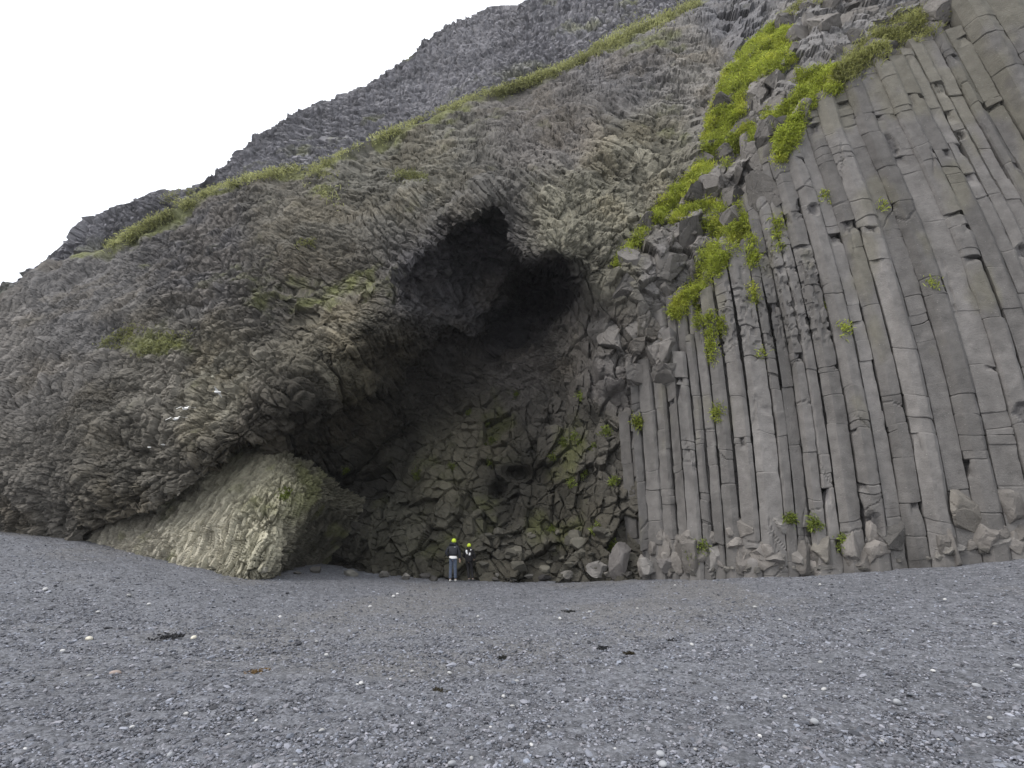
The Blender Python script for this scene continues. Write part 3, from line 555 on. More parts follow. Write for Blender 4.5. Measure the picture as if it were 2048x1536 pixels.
def build_rubble():
    rng = np.random.default_rng(5); root = empty("broken_block_slope", (6.5, 20, 8)); tag(root, 'slope of jammed angular grey rock blocks between the cave and the columns', 'rock slope')
    zones = [([(1262, 505), (1300, 450), (1400, 392), (1560, 335), (1540, 420), (1440, 540), (1400, 630), (1385, 700), (1350, 750), (1300, 790), (1250, 780), (1225, 740), (1200, 690), (1205, 640), (1230, 580)], 80, (30, 84)),
             ([(1450, 200), (1500, 165), (1600, 135), (1640, 190), (1570, 260), (1530, 340), (1420, 400), (1410, 330)], 30, (26, 60)),
             ([(1580, 20), (1700, -20), (1900, -30), (1900, 60), (1800, 100), (1700, 120), (1590, 110)], 24, (26, 56))]
    pts = []
    for poly, n, (lo, hi) in zones:
        pa = np.array(poly); tries = 0; k = 0
        while k < n and tries < 4000:
            tries += 1; x = rng.uniform(pa[:, 0].min(), pa[:, 0].max()); y = rng.uniform(pa[:, 1].min(), pa[:, 1].max())
            if not inpoly(np.array([x]), np.array([y]), poly)[0]: continue
            s = lo + (hi - lo) * (1 - k / n) ** 1.5 * rng.uniform(.8, 1.1)
            if any(math.hypot(x - a, y - b) < .40 * (s + c) for a, b, c in pts): continue
            pts.append((x, y, s)); k += 1
    pts += [(1228, 672, 88), (1330, 555, 85), (1400, 385, 62)]
    made = []
    for x, y, s in pts:
        h = hit(x, y)
        if h is None: continue
        p, n, _ = h; sz = s / F * np.linalg.norm(p - [0, 0, CAMZ]) * 1.15; sz = min(sz, 1.55)
        made.append((p + np.array([0, .30 * sz, 0]), sz))
    for p, sz in made:
        g = np.array([.155, .145, .136]) * rng.uniform(.6, 1.2)
        o = chunk("rock_block", (sz * rng.uniform(.75, 1.1), sz * rng.uniform(.6, .9), sz * rng.uniform(.8, 1.3)), rot(rng.uniform(-.5, .5), rng.uniform(-.6, .6), rng.uniform(0, 6.3)), rng, M_column, g, root, npts=int(rng.integers(9, 15)), rough=.034, cubic=.8, fine=sz > 1.2)
        o.location = p; o.matrix_parent_inverse = Matrix.Translation(-root.location)
build_rubble()
def build_boulders():
    rng = np.random.default_rng(9)
    broken = True
    def put(px, py, wpx, hpx, dpx, rz=0., ry=0., col=(.2, .19, .18), label=None, group=None, npts=16, sink=.15, name='boulder', rough=.03, cat='boulder', back=.1):
        if wpx > 46: wpx *= .8; hpx *= .85; back = max(back, .3)
        h = hit(px, py)
        if h is None: return
        p = h[0]; k = np.linalg.norm(p - [0, 0, CAMZ]) / F; sz = (wpx * k, dpx * k, hpx * k)
        o = chunk(name, sz, rot(0, ry, rz), rng, M_column, col, None, npts=npts, rough=rough, fine=wpx > 50); o.location = (p[0], p[1] + dpx * k * back, p[2] + sz[2] * (.5 - sink))
        tag(o, label, cat, group); return o
    put(1240, 1148, 34, 66, 30, .3, .55, (.15, .14, .135), 'dark slab leaning against the foot of the first columns', npts=10)
    put(1203, 1150, 60, 42, 40, 0, .1, (.21, .2, .19), 'smooth light grey rock left of the leaning dark slab')
    put(1090, 1161, 24, 13, 20, 0, 0, (.03, .028, .028), 'black lump lying alone on the gravel before the cave', sink=.1)
    put(1300, 1146, 44, 30, 30, .5, .1, (.23, .22, .21), 'rounded grey boulder just right of the leaning dark slab')
    put(1345, 1138, 52, 34, 30, .2, -.3, (.17, .16, .155), 'dark wedge shaped boulder at the foot of the narrow columns')
    put(1440, 1135, 50, 50, 40, 1, .1, (.22, .21, .2), 'blocky grey boulder beside the tall green tuft at the column foot')
    put(1562, 1140, 60, 60, 50, .4, 0, (.17, .16, .15), 'square grey block under the pale ledge of the columns')
    put(1612, 1134, 66, 58, 34, .2, 0, (.165, .155, .145), 'wide rounded boulder at the foot of the middle columns')
    put(1658, 1120, 50, 60, 34, .9, .1, (.175, .163, .145), 'light brown boulder with a green tuft on its right side')
    put(1660, 1142, 66, 18, 30, .1, 0, (.19, .18, .168), 'flat pale slab lying below the light brown boulder')
    put(1572, 1062, 74, 36, 26, .1, .08, (.20, .19, .18), 'pale cracked ledge block jutting from the column wall')
    put(1800, 1104, 72, 76, 30, .3, .2, (.10, .095, .09), 'large dark boulder wedged between two broad columns')
    put(1915, 1108, 60, 24, 30, .3, -.2, (.2, .19, .18), 'small pale wedge of rock left of the big brown boulder')
    put(1965, 1070, 92, 84, 30, .1, .15, (.17, .157, .14), 'biggest brown grey boulder at the right end of the wall')
    put(2025, 1096, 70, 22, 30, 0, 0, (.19, .18, .17), 'long flat slab at the far right of the wall foot')
    put(700, 1152, 26, 14, 20, 0, 0, (.16, .155, .14), 'low olive rock on the gravel in front of the cave left side')
    put(527, 1144, 20, 10, 16, 0, 0, (.25, .24, .2), 'small pale rock below the lower end of the fluted ridge')
    put(850, 1157, 22, 12, 16, 0, 0, (.09, .085, .08), 'small dark rock left of the two people')
    for k in range(46):
        x = rng.uniform(560, 2046); y = float(np.interp(x, [500, 700, 860, 1100, 1300, 1500, 1700, 1850, 2048], [1136, 1148, 1155, 1156, 1146, 1139, 1139, 1118, 1090])) + rng.uniform(-3, 7)
        if 870 < x < 980 or 1060 < x < 1120: continue
        w_ = rng.uniform(6, 20); put(x, y, w_, w_ * rng.uniform(.5, .9), w_, rng.uniform(0, 6), 0, np.array([.15, .142, .13]) * rng.uniform(.5, 1.25), 'small angular stone lying along the foot of the rock walls', 'small stones along the cliff foot', name='rock', npts=12, cat='rock')
    for k in range(70):
        x = rng.uniform(1280, 1730) if k % 5 else rng.uniform(1730, 2045); yb = float(np.interp(x, [1300, 1500, 1700, 1850, 2048], [1146, 1139, 1137, 1120, 1092])); w_ = rng.uniform(18, 46)
        put(x, yb - rng.uniform(8, 100) * rng.uniform(.3, 1), w_, w_ * rng.uniform(.8, 1.5), w_ * .8, rng.uniform(0, 6), rng.uniform(-.3, .3), np.array([.185, .172, .16]) * rng.uniform(.7, 1.2), 'broken stump of rock set against the foot of the columns', 'broken stumps at the foot of the columns', name='rock', npts=9, sink=.5, cat='rock', back=.45)
    # heap of broken rock at the back of the cave floor
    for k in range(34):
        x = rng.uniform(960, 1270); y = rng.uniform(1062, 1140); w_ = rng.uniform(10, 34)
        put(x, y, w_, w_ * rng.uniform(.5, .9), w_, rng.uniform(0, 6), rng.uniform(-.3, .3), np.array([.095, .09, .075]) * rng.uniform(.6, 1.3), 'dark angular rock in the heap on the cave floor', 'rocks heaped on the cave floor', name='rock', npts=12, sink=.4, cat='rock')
build_boulders()

# ------------------------------------------------------------ plants
def blades(name, pts, nors, cols, length, width, rng, per=5, spread=.1, up=.55, parent=None):
    n = len(pts) * per; B = np.repeat(pts, per, 0); Nn = np.repeat(nors, per, 0)
    B = B + rng.normal(0, spread, (n, 3)) * [1, .5, 1]
    d = Nn * (1 - up) + np.array([0, 0, up]) + rng.normal(0, .42, (n, 3)); d /= np.linalg.norm(d, axis=1, keepdims=True)
    L = length * rng.uniform(.45, 1.3, n)[:, None]; side = np.cross(d, rng.normal(0, 1, (n, 3))); side /= np.linalg.norm(side, axis=1, keepdims=True)
    W = width * rng.uniform(.6, 1.3, n)[:, None]; mid = B + d * L * .55; tip = B + d * L + np.array([0, 0, -.35]) * L
    V = np.stack([B - side * W * .35 - Nn * .03, B + side * W * .35 - Nn * .03, mid + side * W * .5, mid - side * W * .5, tip], 1).reshape(-1, 3)
    i = np.arange(n)[:, None] * 5; Fq = np.concatenate([i + [0, 1, 2], i + [0, 2, 3], i + [3, 2, 4]])
    c = np.repeat(cols, per, 0) * rng.uniform(.65, 1.35, (n, 1)); C = np.repeat(c, 5, 0)
    return mesh_np(name, V, Fq, M_grass, C, parent)
GR = np.random.default_rng(21)
def sample(poly, n, thr=0.0, sc=14):
    pa = np.array(poly); x = GR.uniform(pa[:, 0].min(), pa[:, 0].max(), n); y = GR.uniform(pa[:, 1].min(), pa[:, 1].max(), n)
    m = inpoly(x, y, poly); q = fbm(np.stack([x, y, x * 0], -1), sc, 3, 99) > thr; return [(a, b) for a, b in zip(x[m & q], y[m & q])]
def strip(line, hw, n, sc=0):
    a = np.array(line, float); seg = np.linalg.norm(np.diff(a, axis=0), axis=1); cum = np.concatenate([[0], np.cumsum(seg)]); t = GR.uniform(0, cum[-1], n)
    x = np.interp(t, cum, a[:, 0]); y = np.interp(t, cum, a[:, 1]); h = np.interp(t, cum, hw) if np.ndim(hw) else hw
    return list(zip(x + GR.normal(0, .35, n) * h, y + GR.normal(0, .5, n) * h))
def on_surface(pp, patchy=None):
    P = []; N = []
    for a, b in pp:
        h = hit(a, b)
        if h is None or h[2].startswith(('beach', 'gravel')): continue
        if patchy and fbm(np.array([h[0]]), 2.2, 3, 401)[0] + fbm(np.array([h[0]]), .7, 2, 402)[0] * .5 < patchy: continue
        P.append(h[0]); N.append(h[1])
    return np.array(P).reshape(-1, 3), np.array(N).reshape(-1, 3)
def build_grass():
    bright = []
    for poly, n in (([(1552, 40), (1588, 60), (1592, 125), (1530, 150), (1500, 165), (1465, 195), (1438, 185), (1450, 140), (1500, 85)], 2600),
                    ([(1438, 185), (1480, 190), (1492, 215), (1465, 262), (1505, 245), (1520, 275), (1480, 300), (1452, 335), (1425, 322), (1405, 300), (1418, 230)], 2400),
                    ([(1600, 135), (1680, 135), (1675, 190), (1640, 180), (1622, 215), (1605, 245), (1582, 305), (1555, 318), (1550, 240), (1525, 235), (1540, 210), (1590, 200)], 2600),
                    ([(1430, 405), (1480, 398), (1498, 440), (1472, 500), (1432, 560), (1400, 585), (1360, 635), (1340, 630), (1360, 590), (1398, 540), (1405, 500), (1440, 480), (1405, 450)], 2600),
                    ([(1420, 300), (1440, 320), (1400, 370), (1350, 410), (1300, 452), (1290, 445), (1330, 390), (1390, 340)], 1500)):
        bright += sample(poly, int(n * 1.5), -.3)
    bright += strip([(1300, 445), (1265, 490), (1235, 530)], [9, 6, 3], 160) + strip([(1345, 440), (1385, 415), (1425, 408)], 9, 200) + strip([(1600, 200), (1580, 260), (1560, 320)], 12, 250)
    for x, y, l, k in ((1500, 500, 50, 60), (1555, 480, 40, 30), (1470, 470, 40, 50), (1505, 590, 24, 30), (1420, 690, 60, 60), (1395, 640, 30, 30), (1445, 650, 20, 20), (1525, 710, 8, 6), (1650, 610, 8, 6), (1865, 570, 8, 6), (1768, 415, 6, 5), (1650, 395, 10, 7), (1437, 830, 16, 16), (1275, 845, 10, 16), (1455, 430, 40, 60), (1690, 660, 6, 8)):
        bright += strip([(x, y - l), (x + l * .12, y + l * .6)], 3.5, k)
    bright += strip([(1570, 60), (1500, 150), (1450, 230), (1425, 300), (1380, 370), (1300, 445)], [12, 20, 18, 14, 10, 7], 1500); P, N = on_surface(bright); n1 = fbm(P, .8, 3, 3)
    col = np.array([.34, .39, .065])[None] * (1 + .35 * n1)[:, None] + sstep(.1, .5, fbm(P, .5, 2, 6))[:, None] * np.array([.12, .10, .02])
    o = blades("grass", P, N, col, .17, .034, GR, per=16, spread=.13, up=.4); tag(o, 'bright green plants and grass hanging over the broken blocks and column tops', 'grass', kind='stuff')
    ol = strip([(1670, 165), (1700, 135), (1760, 85), (1800, 55), (1860, 35), (1895, 30)], [10, 20, 26, 26, 18, 8], 1500) + sample([(1740, 60), (1800, 20), (1880, 20), (1890, 60), (1800, 90)], 500)
    ol += strip([(1560, 40), (1600, 10), (1640, 0)], 8, 120)
    P, N = on_surface(ol); col = np.array([.31, .32, .12])[None] * (1 + .3 * fbm(P, .6, 3, 4))[:, None]
    o = blades("grass", P, N, col, .17, .034, GR, per=10, spread=.13, up=.5); tag(o, 'olive grass on the ledge above the tall columns', 'grass', kind='stuff')
    led = strip([(215, 492), (270, 465), (350, 422), (420, 383), (500, 358), (560, 345), (640, 338)], [6, 5, 4, 4, 5, 8, 6], 1000)
    led += strip([(640, 334), (700, 300), (800, 257), (900, 215), (960, 190), (1010, 178)], [3, 3, 3, 4, 4, 2], 600)
    led += strip([(1000, 186), (1060, 162), (1130, 135), (1200, 100), (1270, 65), (1340, 35), (1400, 5)], [3, 4, 7, 13, 17, 12, 6], 1800)
    led += sample([(560, 345), (640, 340), (700, 350), (690, 420), (640, 400), (600, 360)], 250, .05) + sample([(310, 385), (400, 380), (380, 410), (330, 405)], 150)
    P, N = on_surface(led, -.3); col = np.array([.36, .37, .17])[None] * (1 + .35 * fbm(P, 2, 3, 4))[:, None]
    o = blades("grass", P, N, col, .26, .06, GR, per=9, spread=.22, up=.5); tag(o, 'yellow green grass strip along the sloping ledge across the hill', 'grass', kind='stuff')
    lo = sample([(190, 690), (230, 665), (270, 650), (310, 668), (345, 670), (385, 672), (370, 695), (330, 700), (290, 715), (240, 700)], 700, -.05) + strip([(790, 350), (850, 355)], 8, 90) + strip([(600, 488), (630, 486)], 5, 30)
    P, N = on_surface(lo); col = np.array([.21, .22, .09])[None] * (1 + .35 * fbm(P, 1, 3, 4))[:, None]
    o = blades("grass", P, N, col, .2, .04, GR, per=8, spread=.16, up=.4); tag(o, 'green turf patches high on the left part of the cliff', 'grass', kind='stuff')
    # single plants
    spots = [(940, 822, 26, 'broad low green plant on the upper cave wall'), (975, 850, 20, None), (985, 880, 14, None), (1150, 872, 22, 'bushy green plant high on the right side of the cave wall'), (1192, 893, 26, 'tall bright green plant hanging beside the first column'), (1100, 912, 16, None), (1145, 962, 22, 'spreading plant under the small dark hole of the cave wall'), (1168, 945, 12, None), (1162, 792, 16, None), (1212, 862, 14, None), (1128, 886, 10, None), (1226, 960, 12, None), (1226, 1092, 16, 'green plant low down beside the leaning dark slab'), (1190, 1062, 16, None), (1160, 1075, 18, None), (1105, 1060, 10, None), (1035, 790, 8, None), (1402, 1092, 20, 'tall green tuft at the foot of the narrow columns'), (1385, 1108, 14, None), (1684, 1092, 18, 'green tuft between the light brown boulder and a column'), (1630, 1050, 12, None), (1580, 1036, 12, None), (905, 935, 10, None), (835, 950, 10, None), (980, 925, 7, None), (1275, 845, 8, None), (690, 940, 12, None), (570, 990, 12, None)]
    for x, y, r, lab in spots:
        pp = [(x + GR.normal(0, .4) * r, y + GR.normal(0, .55) * r) for _ in range(int(8 + r * 1.6))]
        P, N = on_surface(pp)
        if len(P) < 3: continue
        kp = np.linalg.norm(P - np.median(P, 0), axis=1) < .27; P = P[kp]; N = N[kp]
        if len(P) < 3: continue
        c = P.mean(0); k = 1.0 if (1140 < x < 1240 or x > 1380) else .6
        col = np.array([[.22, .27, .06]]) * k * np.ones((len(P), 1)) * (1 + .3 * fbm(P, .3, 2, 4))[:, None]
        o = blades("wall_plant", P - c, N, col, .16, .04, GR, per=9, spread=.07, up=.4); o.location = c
        tag(o, lab or 'small green tuft rooted in a crack of the rock wall', 'plant', 'plants rooted on the rock walls')
build_grass()

# ------------------------------------------------------------ pale pebbles, seaweed scraps
def beach_at(px, py):
    for Y in np.arange(3, 24, .02):
        p = pix(px, py, Y); 
        if p[2] <= beach_z(np.array([p[0]]), np.array([Y]))[0] + .01: return p
    return pix(px, py, 19)
def build_pebbles():
    rng = np.random.default_rng(3)
    big = {(643, 1465): (15, 'biggest round white pebble on the beach'), (1954, 1374): (13, 'pale grey pebble alone near the right edge of the beach'), (1629, 1446): (16, 'upright grey oval pebble right of centre on the beach'), (1321, 1511): (18, 'large flat grey oval pebble at the bottom of the beach'), (1326, 1531): (17, 'grey oval pebble cut by the bottom edge of the picture'), (1795, 1407): (15, 'light grey flat pebble beside two others at the right'), (904, 1530): (18, 'wide light grey pebble at the bottom centre'), (340, 1513): (14, 'round grey pebble near the bottom left corner'), (230, 1349): (16, 'pinkish beige wedge shaped stone on the left of the beach'), (178, 1280): (13, 'cream elongated pebble far left on the beach'), (387, 1277): (11, 'bright cream pebble just right of the black seaweed'), (956, 1234): (9, 'round white pebble just in front of the two people'), (722, 1368): (12, 'twin white pebbles left of centre'), (2036, 1336): (14, 'grey pebble at the right edge of the picture'), (1648, 1380): (10, 'round white pebble right of centre'), (1457, 1418): (10, 'bright white pebble above the upright grey oval one')}
    small = [(943, 1518), (1025, 1413), (1161, 1399), (1007, 1394), (653, 1311), (633, 1284), (781, 1359), (795, 1189), (787, 1194), (1179, 1225), (1152, 1269), (1034, 1363), (824, 1344), (899, 1347), (981, 1455), (1098, 1454), (861, 1479), (1063, 1491), (1520, 1474), (1867, 1343), (2005, 1345), (1391, 1500), (1765, 1484), (1503, 1292), (1510, 1215), (1275, 1218), (1313, 1341), (1980, 1437), (1641, 1326), (1877, 1480), (1697, 1523), (1286, 1463), (298, 1210), (125, 1303), (505, 1356), (435, 1341), (372, 1429), (264, 1455), (457, 1471), (179, 1353), (512, 1442), (258, 1192), (196, 1225), (1120, 1238), (1384, 1290), (1738, 1262), (1560, 1240), (1205, 1160), (740, 1215), (560, 1235), (90, 1180), (1640, 1170), (1350, 1172), (1990, 1250), (1890, 1200), (50, 1500), (590, 1530), (700, 1440), (1230, 1500), (1570, 1395)]
    for (x, y), (s, lab) in list(big.items()) + [((a, b), (None, None)) for a, b in small]:
        p = beach_at(x, y); k = np.linalg.norm(p - [0, 0, CAMZ]) / F; s = s * .72 if s else rng.uniform(4, 7.5); r = s * k * .5
        V = ICO3 * [r * rng.uniform(1, 1.35), r * rng.uniform(.8, 1.0), r * rng.uniform(.55, .8)]; V = V @ rot(rng.normal(0, .2), rng.normal(0, .2), rng.uniform(0, 3)).T
        V = V * (1 + .10 * fbm(V + rng.uniform(0, 9, 3), r * 1.2, 2, 3))[:, None]
        grey = lab and 'grey' in lab; g = np.array([.30, .31, .33]) if grey else np.array([.48, .48, .48]) * rng.uniform(.6, 1.1)
        if lab and 'pink' in lab: g = np.array([.33, .27, .24])
        if lab and 'cream' in lab: g = np.array([.58, .55, .47])
        o = mesh_np("pebble", V, ICOF3, M_pebble, np.repeat(g[None], len(V), 0), smooth=True); o.location = (p[0], p[1], p[2] + r * .35)
        if lab and 'twin' in lab:
            tag(o, 'larger of two touching white pebbles left of centre', 'pebble'); q = o.copy(); S.collection.objects.link(q); q.location.x -= r * .9; q.location.y -= r * 1.9; q.scale = (.6, .6, .6); q.rotation_euler.z = 1
            tag(q, 'smaller of two touching white pebbles left of centre', 'pebble')
        else: tag(o, lab or 'small whitish pebble lying on the dark gravel', 'pebble', None if lab else 'small whitish pebbles scattered on the beach')
    for x, y, s, lab, col in ((1005, 1316, 13, 'dark seaweed scrap nearest the centre of the beach', (.03, .03, .026)), (1260, 1308, 14, 'brown tangled seaweed scrap right of centre', (.05, .042, .025)), (1208, 1297, 16, 'faint grey seaweed scrap left of the brown tangled one', (.035, .036, .04)), (340, 1274, 24, 'long black seaweed clump on the left of the beach', (.045, .046, .05)), (876, 1382, 14, 'small brown seaweed scrap low in the centre', (.06, .052, .035)), (1345, 1282, 14, 'thin dark seaweed scrap right of the brown tangled one', (.035, .034, .035)), (1136, 1224, 14, 'flat black seaweed strip far out in front of the cave', (.03, .03, .03)), (516, 1346, 26, 'orange brown dry weed beside a white pebble', (.20, .13, .06))):
        p = beach_at(x, y); k = np.linalg.norm(p - [0, 0, CAMZ]) / F; n = 26
        B = np.stack([rng.normal(0, s * k * .32, n), rng.normal(0, s * k * .35, n), np.full(n, .0)], -1)
        o = blades("seaweed_scrap", B, np.tile([[0, 0, 1.]], (n, 1)), np.tile([col], (n, 1)), s * k * .42, s * k * .16, rng, per=4, spread=.01, up=.1); o.location = (p[0], p[1], p[2] + .012); o.scale = (1, 1, .4)
        tag(o, lab, 'seaweed')
build_pebbles()

# ------------------------------------------------------------ birds
def sk(name, verts, edges, radii, mat, parent, sub=2, loc=(0, 0, 0), root=0, flat=None):
    """surface grown round a skeleton, baked to a plain mesh"""
    me = bpy.data.meshes.new(name); me.from_pydata([Vector(v) for v in verts], edges, []); o = bpy.data.objects.new(name, me); S.collection.objects.link(o)
    md = o.modifiers.new("s", 'SKIN'); md.use_smooth_shade = True
    for i, v in enumerate(me.skin_vertices[0].data):
        r = radii[i]; v.radius = (r, r) if np.ndim(r) == 0 else r; v.use_root = (i == root)
    ss = o.modifiers.new("u", 'SUBSURF'); ss.levels = sub; ss.render_levels = sub
    bpy.context.view_layer.update(); dg = bpy.context.evaluated_depsgraph_get()
    m2 = bpy.data.meshes.new_from_object(o.evaluated_get(dg)); bpy.data.objects.remove(o)
    for p_ in m2.polygons: p_.use_smooth = True
    m2.name = name; m2.materials.clear(); return link(name, m2, mat, parent)
def flat_mat(name, col, rough=.8, nvar=.12): return mat_new(name, col, rough, nscale=20, nvar=nvar, bump=.15, bdist=.004, bscale=60)
M_white = flat_mat("white_feather", (.78, .78, .76)); M_greyf = flat_mat("grey_feather", (.42, .43, .45)); M_bill = flat_mat("bill", (.55, .42, .12))
def bird(px, py, Y, span, heading, label, flying=True, tilt=0):
    p = pix(px, py, Y) if flying else None
    if not flying:
        h = hit(px, py); p = h[0] + np.array([0, -.05, .04])
    root = empty("seabird", p, heading); tag(root, label, 'bird', 'white seabirds at the cliff'); s = span
    sk("body", [(0, -.24 * s, .0), (0, -.12 * s, 0), (0, .02 * s, 0), (0, .16 * s, .015 * s), (0, .235 * s, .05 * s)], [(0, 1), (1, 2), (2, 3), (3, 4)], [.02 * s, .06 * s, .085 * s, .06 * s, .05 * s], M_white, root, root=2)
    sk("bill", [(0, .27 * s, .05 * s), (0, .33 * s, .035 * s)], [(0, 1)], [.018 * s, .006 * s], M_bill, root, 1)
    for sd in (-1, 1):
        if flying: pts = [(0, .03, .02), (.20, .07, .10), (.5, -.05, .0)]; ch = [.11, .10, .015]
        else: pts = [(.05, .10, .05), (.085, -.04, .04), (.05, -.27, .03)]; ch = [.05, .05, .01]
        V = []; 
        for (a, b, c), w_ in zip(pts, ch):
            for q in ((.6, 0), (0, .012), (-.9, 0), (0, -.008)): V.append((sd * a * s, (b + q[0] * w_) * s, (c + q[1]) * s) if flying else (sd * (a + abs(q[1])) * s, (b + q[0] * w_ * .6) * s, (c + q[0] * .5 * w_) * s))
        bm = bmesh.new(); vs = [bm.verts.new(v) for v in V]
        for i in (0, 4):
            for k in range(4): bm.faces.new([vs[i + k], vs[i + (k + 1) % 4], vs[i + 4 + (k + 1) % 4], vs[i + 4 + k]])
        bm.faces.new(vs[0:4]); bm.faces.new(vs[8:12]); bmesh.ops.subdivide_edges(bm, edges=bm.edges[:], cuts=2, use_grid_fill=True)
        me = bpy.data.meshes.new("wing"); bm.to_mesh(me); bm.free(); link("wing", me, M_white if flying else M_greyf, root)
    root.rotation_euler = (0, tilt, heading)
bird(371, 817, 18.6, .72, 1.1, 'upper of two white seabirds gliding before the left cliff', tilt=-.25)
bird(352, 838, 18.4, .75, 1.0, 'lower of two white seabirds gliding before the left cliff', tilt=-.3)
bird(435, 784, 18.6, .6, 1.5, 'white seabird fluttering highest, just below the pale lime marks', tilt=.5)
bird(300, 897, 20, .42, 1.2, 'white seabird resting on the rock, left of the resting pair', False)
bird(328, 892, 20, .40, -.6, 'white seabird resting on the rock, right of the resting pair', False)

# ------------------------------------------------------------ people
M_skin = flat_mat("skin", (.50, .33, .25), .6, .05); M_jacket = flat_mat("black_nylon", (.022, .024, .032), .55); M_jean = flat_mat("denim", (.085, .105, .15), .85, .35); M_shirt = flat_mat("white_cotton", (.8, .8, .8))
M_beanie = flat_mat("neon_knit", (.52, .66, .06), .9, .3); M_shoe = flat_mat("pale_shoe", (.55, .54, .52)); M_black = flat_mat("black_cloth", (.02, .019, .021)); M_gshoe = flat_mat("grey_shoe", (.16, .155, .15)); M_hair = flat_mat("dark_hair", (.03, .02, .015))
def hand(root_name, base, d, mat, parent, s=1.0):
    """palm, four curled fingers, thumb"""
    b = Vector(base); d = Vector(d).normalized(); side = d.cross(Vector((0, 1, 0))).normalized(); f = d.cross(side).normalized()
    V = [b, b + d * .05 * s, b + d * .085 * s]; E = [(0, 1), (1, 2)]; Rr = [.018 * s, (.034 * s, .016 * s), (.036 * s, .014 * s)]
    for k, ln in enumerate((.062, .072, .068, .054)):
        o_ = side * (k - 1.5) * .020 * s; a = len(V); V += [b + d * .095 * s + o_, b + d * (.095 + ln * .5) * s + o_ - f * .008 * s, b + d * (.09 + ln * .85) * s + o_ - f * .028 * s]
        E += [(2, a), (a, a + 1), (a + 1, a + 2)]; Rr += [.009 * s, .0085 * s, .0075 * s]
    a = len(V); V += [b + d * .04 * s + side * .036 * s, b + d * .075 * s + side * .055 * s]; E += [(1, a), (a, a + 1)]; Rr += [.011 * s, .008 * s]
    return V, E, Rr
def person(px, py, h, top_mat, leg_mat, shoe_mat, pose, label, hat_turn, long_jacket=False):
    p = beach_at(px, py); root = empty("person", p, pose.get('rz', 0)); tag(root, label, 'person'); k = h / 1.8
    def q(*v): return tuple(x * k for x in v)
    hp, kn, an = pose['hip'], pose['knee'], pose['ankle']; el, wr = pose['elbow'], pose['wrist']
    V = [q(0, 0, .95), q(0, .01, 1.12), q(0, .02, 1.32), q(0, .015, 1.47), q(0, .01, 1.53), q(0, .0, 1.60), q(0, -.005, 1.69)]
    E = [(0, 1), (1, 2), (2, 3), (3, 4), (4, 5), (5, 6)]; Rr = [(.155 * k, .115 * k), (.14 * k, .10 * k), (.165 * k, .11 * k), (.07 * k, .06 * k), .052 * k, (.072 * k, .085 * k), (.068 * k, .082 * k)]
    legs = []; arms = []
    for i, s_ in enumerate((-1, 1)):
        a = len(V); V += [q(*hp[i]), q(*kn[i]), q(*an[i]), q(an[i][0] * 1.05, an[i][1] + .13, .045)]; E += [(0, a), (a, a + 1), (a + 1, a + 2), (a + 2, a + 3)]; Rr += [.085 * k, .058 * k, .04 * k, (.042 * k, .03 * k)]
        a = len(V); V += [q(s_ * .19, .01, 1.43), q(*el[i]), q(*wr[i])]; E += [(2, a), (a, a + 1), (a + 1, a + 2)]; Rr += [.055 * k, .042 * k, .028 * k]
        d = Vector(wr[i]) - Vector(el[i]); hv, he, hr = hand('', V[a + 2], d, None, None, k); n = len(V)
        V += [tuple(v) for v in hv[1:]]; E += [((a + 2) if e[0] == 0 else n + e[0] - 1, n + e[1] - 1) for e in he]; Rr += hr[1:]
    sk("body", V, E, Rr, M_skin, root, 2)
    # trousers
    tv = [q(0, 0, 1.06)]; te = []; tr = [(.17 * k, .125 * k)]
    for i in (0, 1):
        a = len(tv); m = tuple((np.array(hp[i]) * .0 + np.array(kn[i]))); tv += [q(*hp[i]), q(*kn[i]), q(an[i][0], an[i][1], .09)]; te += [(0, a), (a, a + 1), (a + 1, a + 2)]; tr += [.102 * k, .078 * k, (.07 if leg_mat == M_jean else .058) * k]
    sk("trousers", tv, te, tr, leg_mat, root, 2)
    for i in (0, 1):
        sk("shoe", [q(an[i][0], an[i][1] - .05, .045), q(an[i][0], an[i][1] + .05, .05), q(an[i][0] * 1.1, an[i][1] + .17, .035)], [(0, 1), (1, 2)], [(.05 * k, .05 * k), (.053 * k, .052 * k), (.045 * k, .035 * k)], shoe_mat, root, 2)
    lowz = .82 if long_jacket else 1.04
    jv = [q(0, 0, lowz), q(0, .005, 1.12), q(0, .02, 1.32), q(0, .012, 1.46), q(0, .0, 1.64)]; je = [(0, 1), (1, 2), (2, 3), (3, 4)]; jr = [(.225 * k, .165 * k), (.215 * k, .16 * k), (.235 * k, .165 * k), (.17 * k, .13 * k), (.135 * k, .13 * k)]
    for i, s_ in enumerate((-1, 1)):
        a = len(jv); w2 = tuple(np.array(el[i]) * .12 + np.array(wr[i]) * .88); jv += [q(s_ * .20, .01, 1.42), q(*el[i]), q(*w2)]; je += [(2, a), (a, a + 1), (a + 1, a + 2)]; jr += [.082 * k, .07 * k, .052 * k]
    j = sk("jacket", jv, je, jr, top_mat, root, 3)
    if not long_jacket:                                             # quilted rings
        for v in j.data.vertices:
            n = v.normal; v.co += n * (.014 * abs(math.sin(v.co.z / k * math.pi / .085)) - .006)
    hx = hat_turn
    hatv = [q(hx, -.01, 1.58), q(hx, -.012, 1.70), q(hx, -.015, 1.785)]
    sk("beanie", hatv, [(0, 1), (1, 2)], [(.115 * k, .115 * k), (.116 * k, .116 * k), (.06 * k, .06 * k)], M_beanie, root, 3)
    return root, k
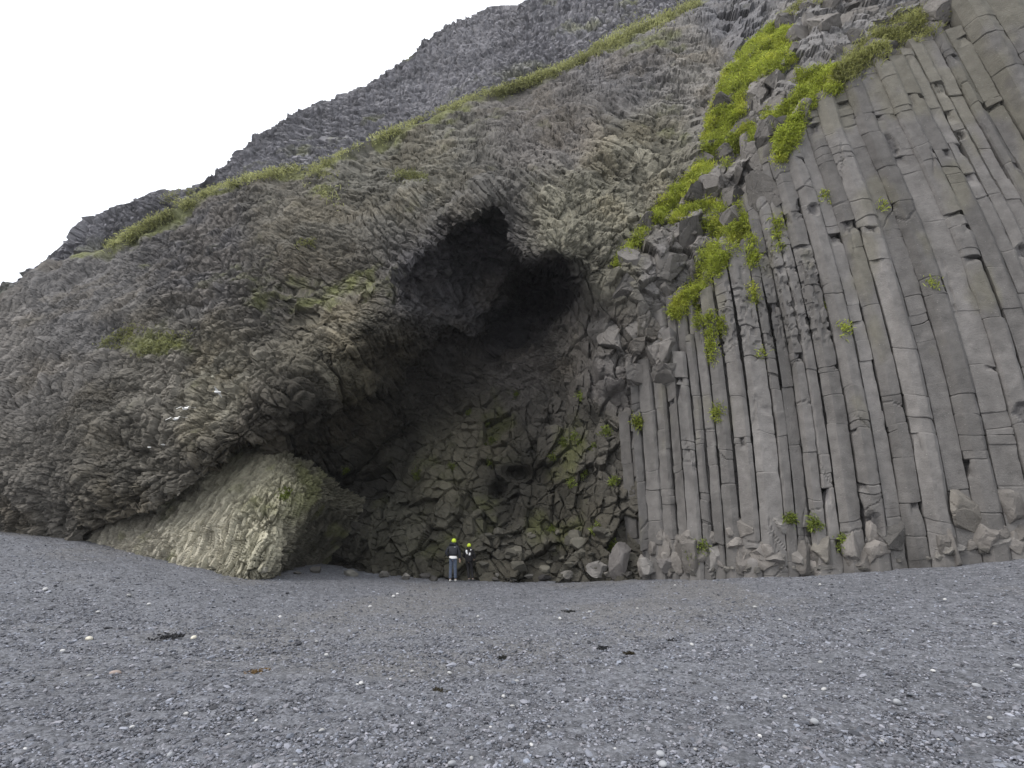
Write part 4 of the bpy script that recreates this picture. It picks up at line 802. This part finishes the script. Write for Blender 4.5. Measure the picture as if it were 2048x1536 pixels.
def face(root, k, hx):
    sk("nose", [(hx * k, .085 * k, 1.635 * k), (hx * k, .112 * k, 1.615 * k)], [(0, 1)], [.012 * k, .014 * k], M_skin, root, 1)
    for s_ in (-1, 1): sk("ear", [(s_ * .078 * k + hx * k, 0, 1.60 * k), (s_ * .088 * k + hx * k, -.01, 1.63 * k)], [(0, 1)], [.012 * k, .016 * k], M_skin, root, 1)
legs1 = dict(hip=[(-.085, 0, .90), (.085, 0, .90)], knee=[(-.10, .02, .50), (.10, .015, .50)], ankle=[(-.105, -.03, .09), (.115, .03, .09)], elbow=[(-.33, -.04, 1.16), (.27, -.02, 1.14)], wrist=[(-.17, .07, 1.02), (.28, .03, .90)], rz=-.05)
r1, k1 = person(905, 1163, 1.72, M_jacket, M_jean, M_shoe, legs1, 'taller person in black quilted jacket, blue jeans and neon yellow beanie, facing the cave', .015); face(r1, k1, .015)
sk("shirt", [(0, 0, .90 * k1), (0, 0, .97 * k1), (0, 0, 1.08 * k1)], [(0, 1), (1, 2)], [(.205 * k1, .165 * k1), (.195 * k1, .155 * k1), (.18 * k1, .14 * k1)], M_shirt, r1, 2)
def patch(name, x, z, w_, h_, y, parent, mat, tilt=0):
    bm = bmesh.new(); bmesh.ops.create_cube(bm, size=1); bmesh.ops.scale(bm, vec=(w_, .012, h_), verts=bm.verts); bmesh.ops.bevel(bm, geom=bm.edges[:], offset=.004, segments=2, affect='EDGES')
    me = bpy.data.meshes.new(name); bm.to_mesh(me); bm.free(); o = link(name, me, mat, parent); o.location = (x, y, z); o.rotation_euler = (0, tilt, 0); return o
patch("logo_patch", .075, 1.42 * k1, .06, .02, -.150, r1, M_greyf)
legs2 = dict(hip=[(-.085, 0, .90), (.085, 0, .90)], knee=[(-.05, .10, .50), (.13, .10, .48)], ankle=[(.02, -.02, .09), (.21, .0, .09)], elbow=[(-.29, .02, 1.16), (.30, .03, 1.14)], wrist=[(-.20, .16, 1.05), (.22, .16, 1.02)], rz=-.15)
r2, k2 = person(937, 1161, 1.52, M_black, M_black, M_gshoe, legs2, 'shorter person in long black jacket, black trousers and neon yellow beanie, facing the cave', -.01, True); face(r2, k2, -.01)
hr = sk("hair", [(0, -.05 * k2, 1.62 * k2), (.02, -.07 * k2, 1.52 * k2), (.03, -.09 * k2, 1.42 * k2)], [(0, 1), (1, 2)], [.07 * k2, .06 * k2, .035 * k2], M_hair, r2, 2)
sk("scarf", [(-.09, -.13 * k2, 1.47 * k2), (-.085, -.165 * k2, 1.38 * k2), (-.05, -.165 * k2, 1.25 * k2)], [(0, 1), (1, 2)], [(.035, .02), (.042, .02), (.03, .02)], M_shirt, r2, 2)
patch("white_panel", .06, 1.27 * k2, .07, .11, -.155, r2, M_shirt, .1)
patch("white_tag", .10, 1.47 * k2, .05, .05, -.115, r2, M_shirt, .3)

# ------------------------------------------------------------ thin sea haze
bm = bmesh.new(); bmesh.ops.create_cube(bm, size=1); me = bpy.data.meshes.new("haze"); bm.to_mesh(me); bm.free()
M_haze = bpy.data.materials.new("haze"); M_haze.use_nodes = True; t = M_haze.node_tree; t.nodes.clear()
vo = t.nodes.new("ShaderNodeVolumePrincipled"); vo.inputs["Color"].default_value = (.93, .96, 1, 1); vo.inputs["Density"].default_value = .0003; vo.inputs["Anisotropy"].default_value = 0
mo_ = t.nodes.new("ShaderNodeOutputMaterial"); t.links.new(vo.outputs[0], mo_.inputs["Volume"])
hz = link("haze", me, M_haze); hz.location = (0, 0, 90); hz.scale = (520, 520, 200); tag(hz, 'thin pale sea haze filling the air', 'haze', kind='stuff')
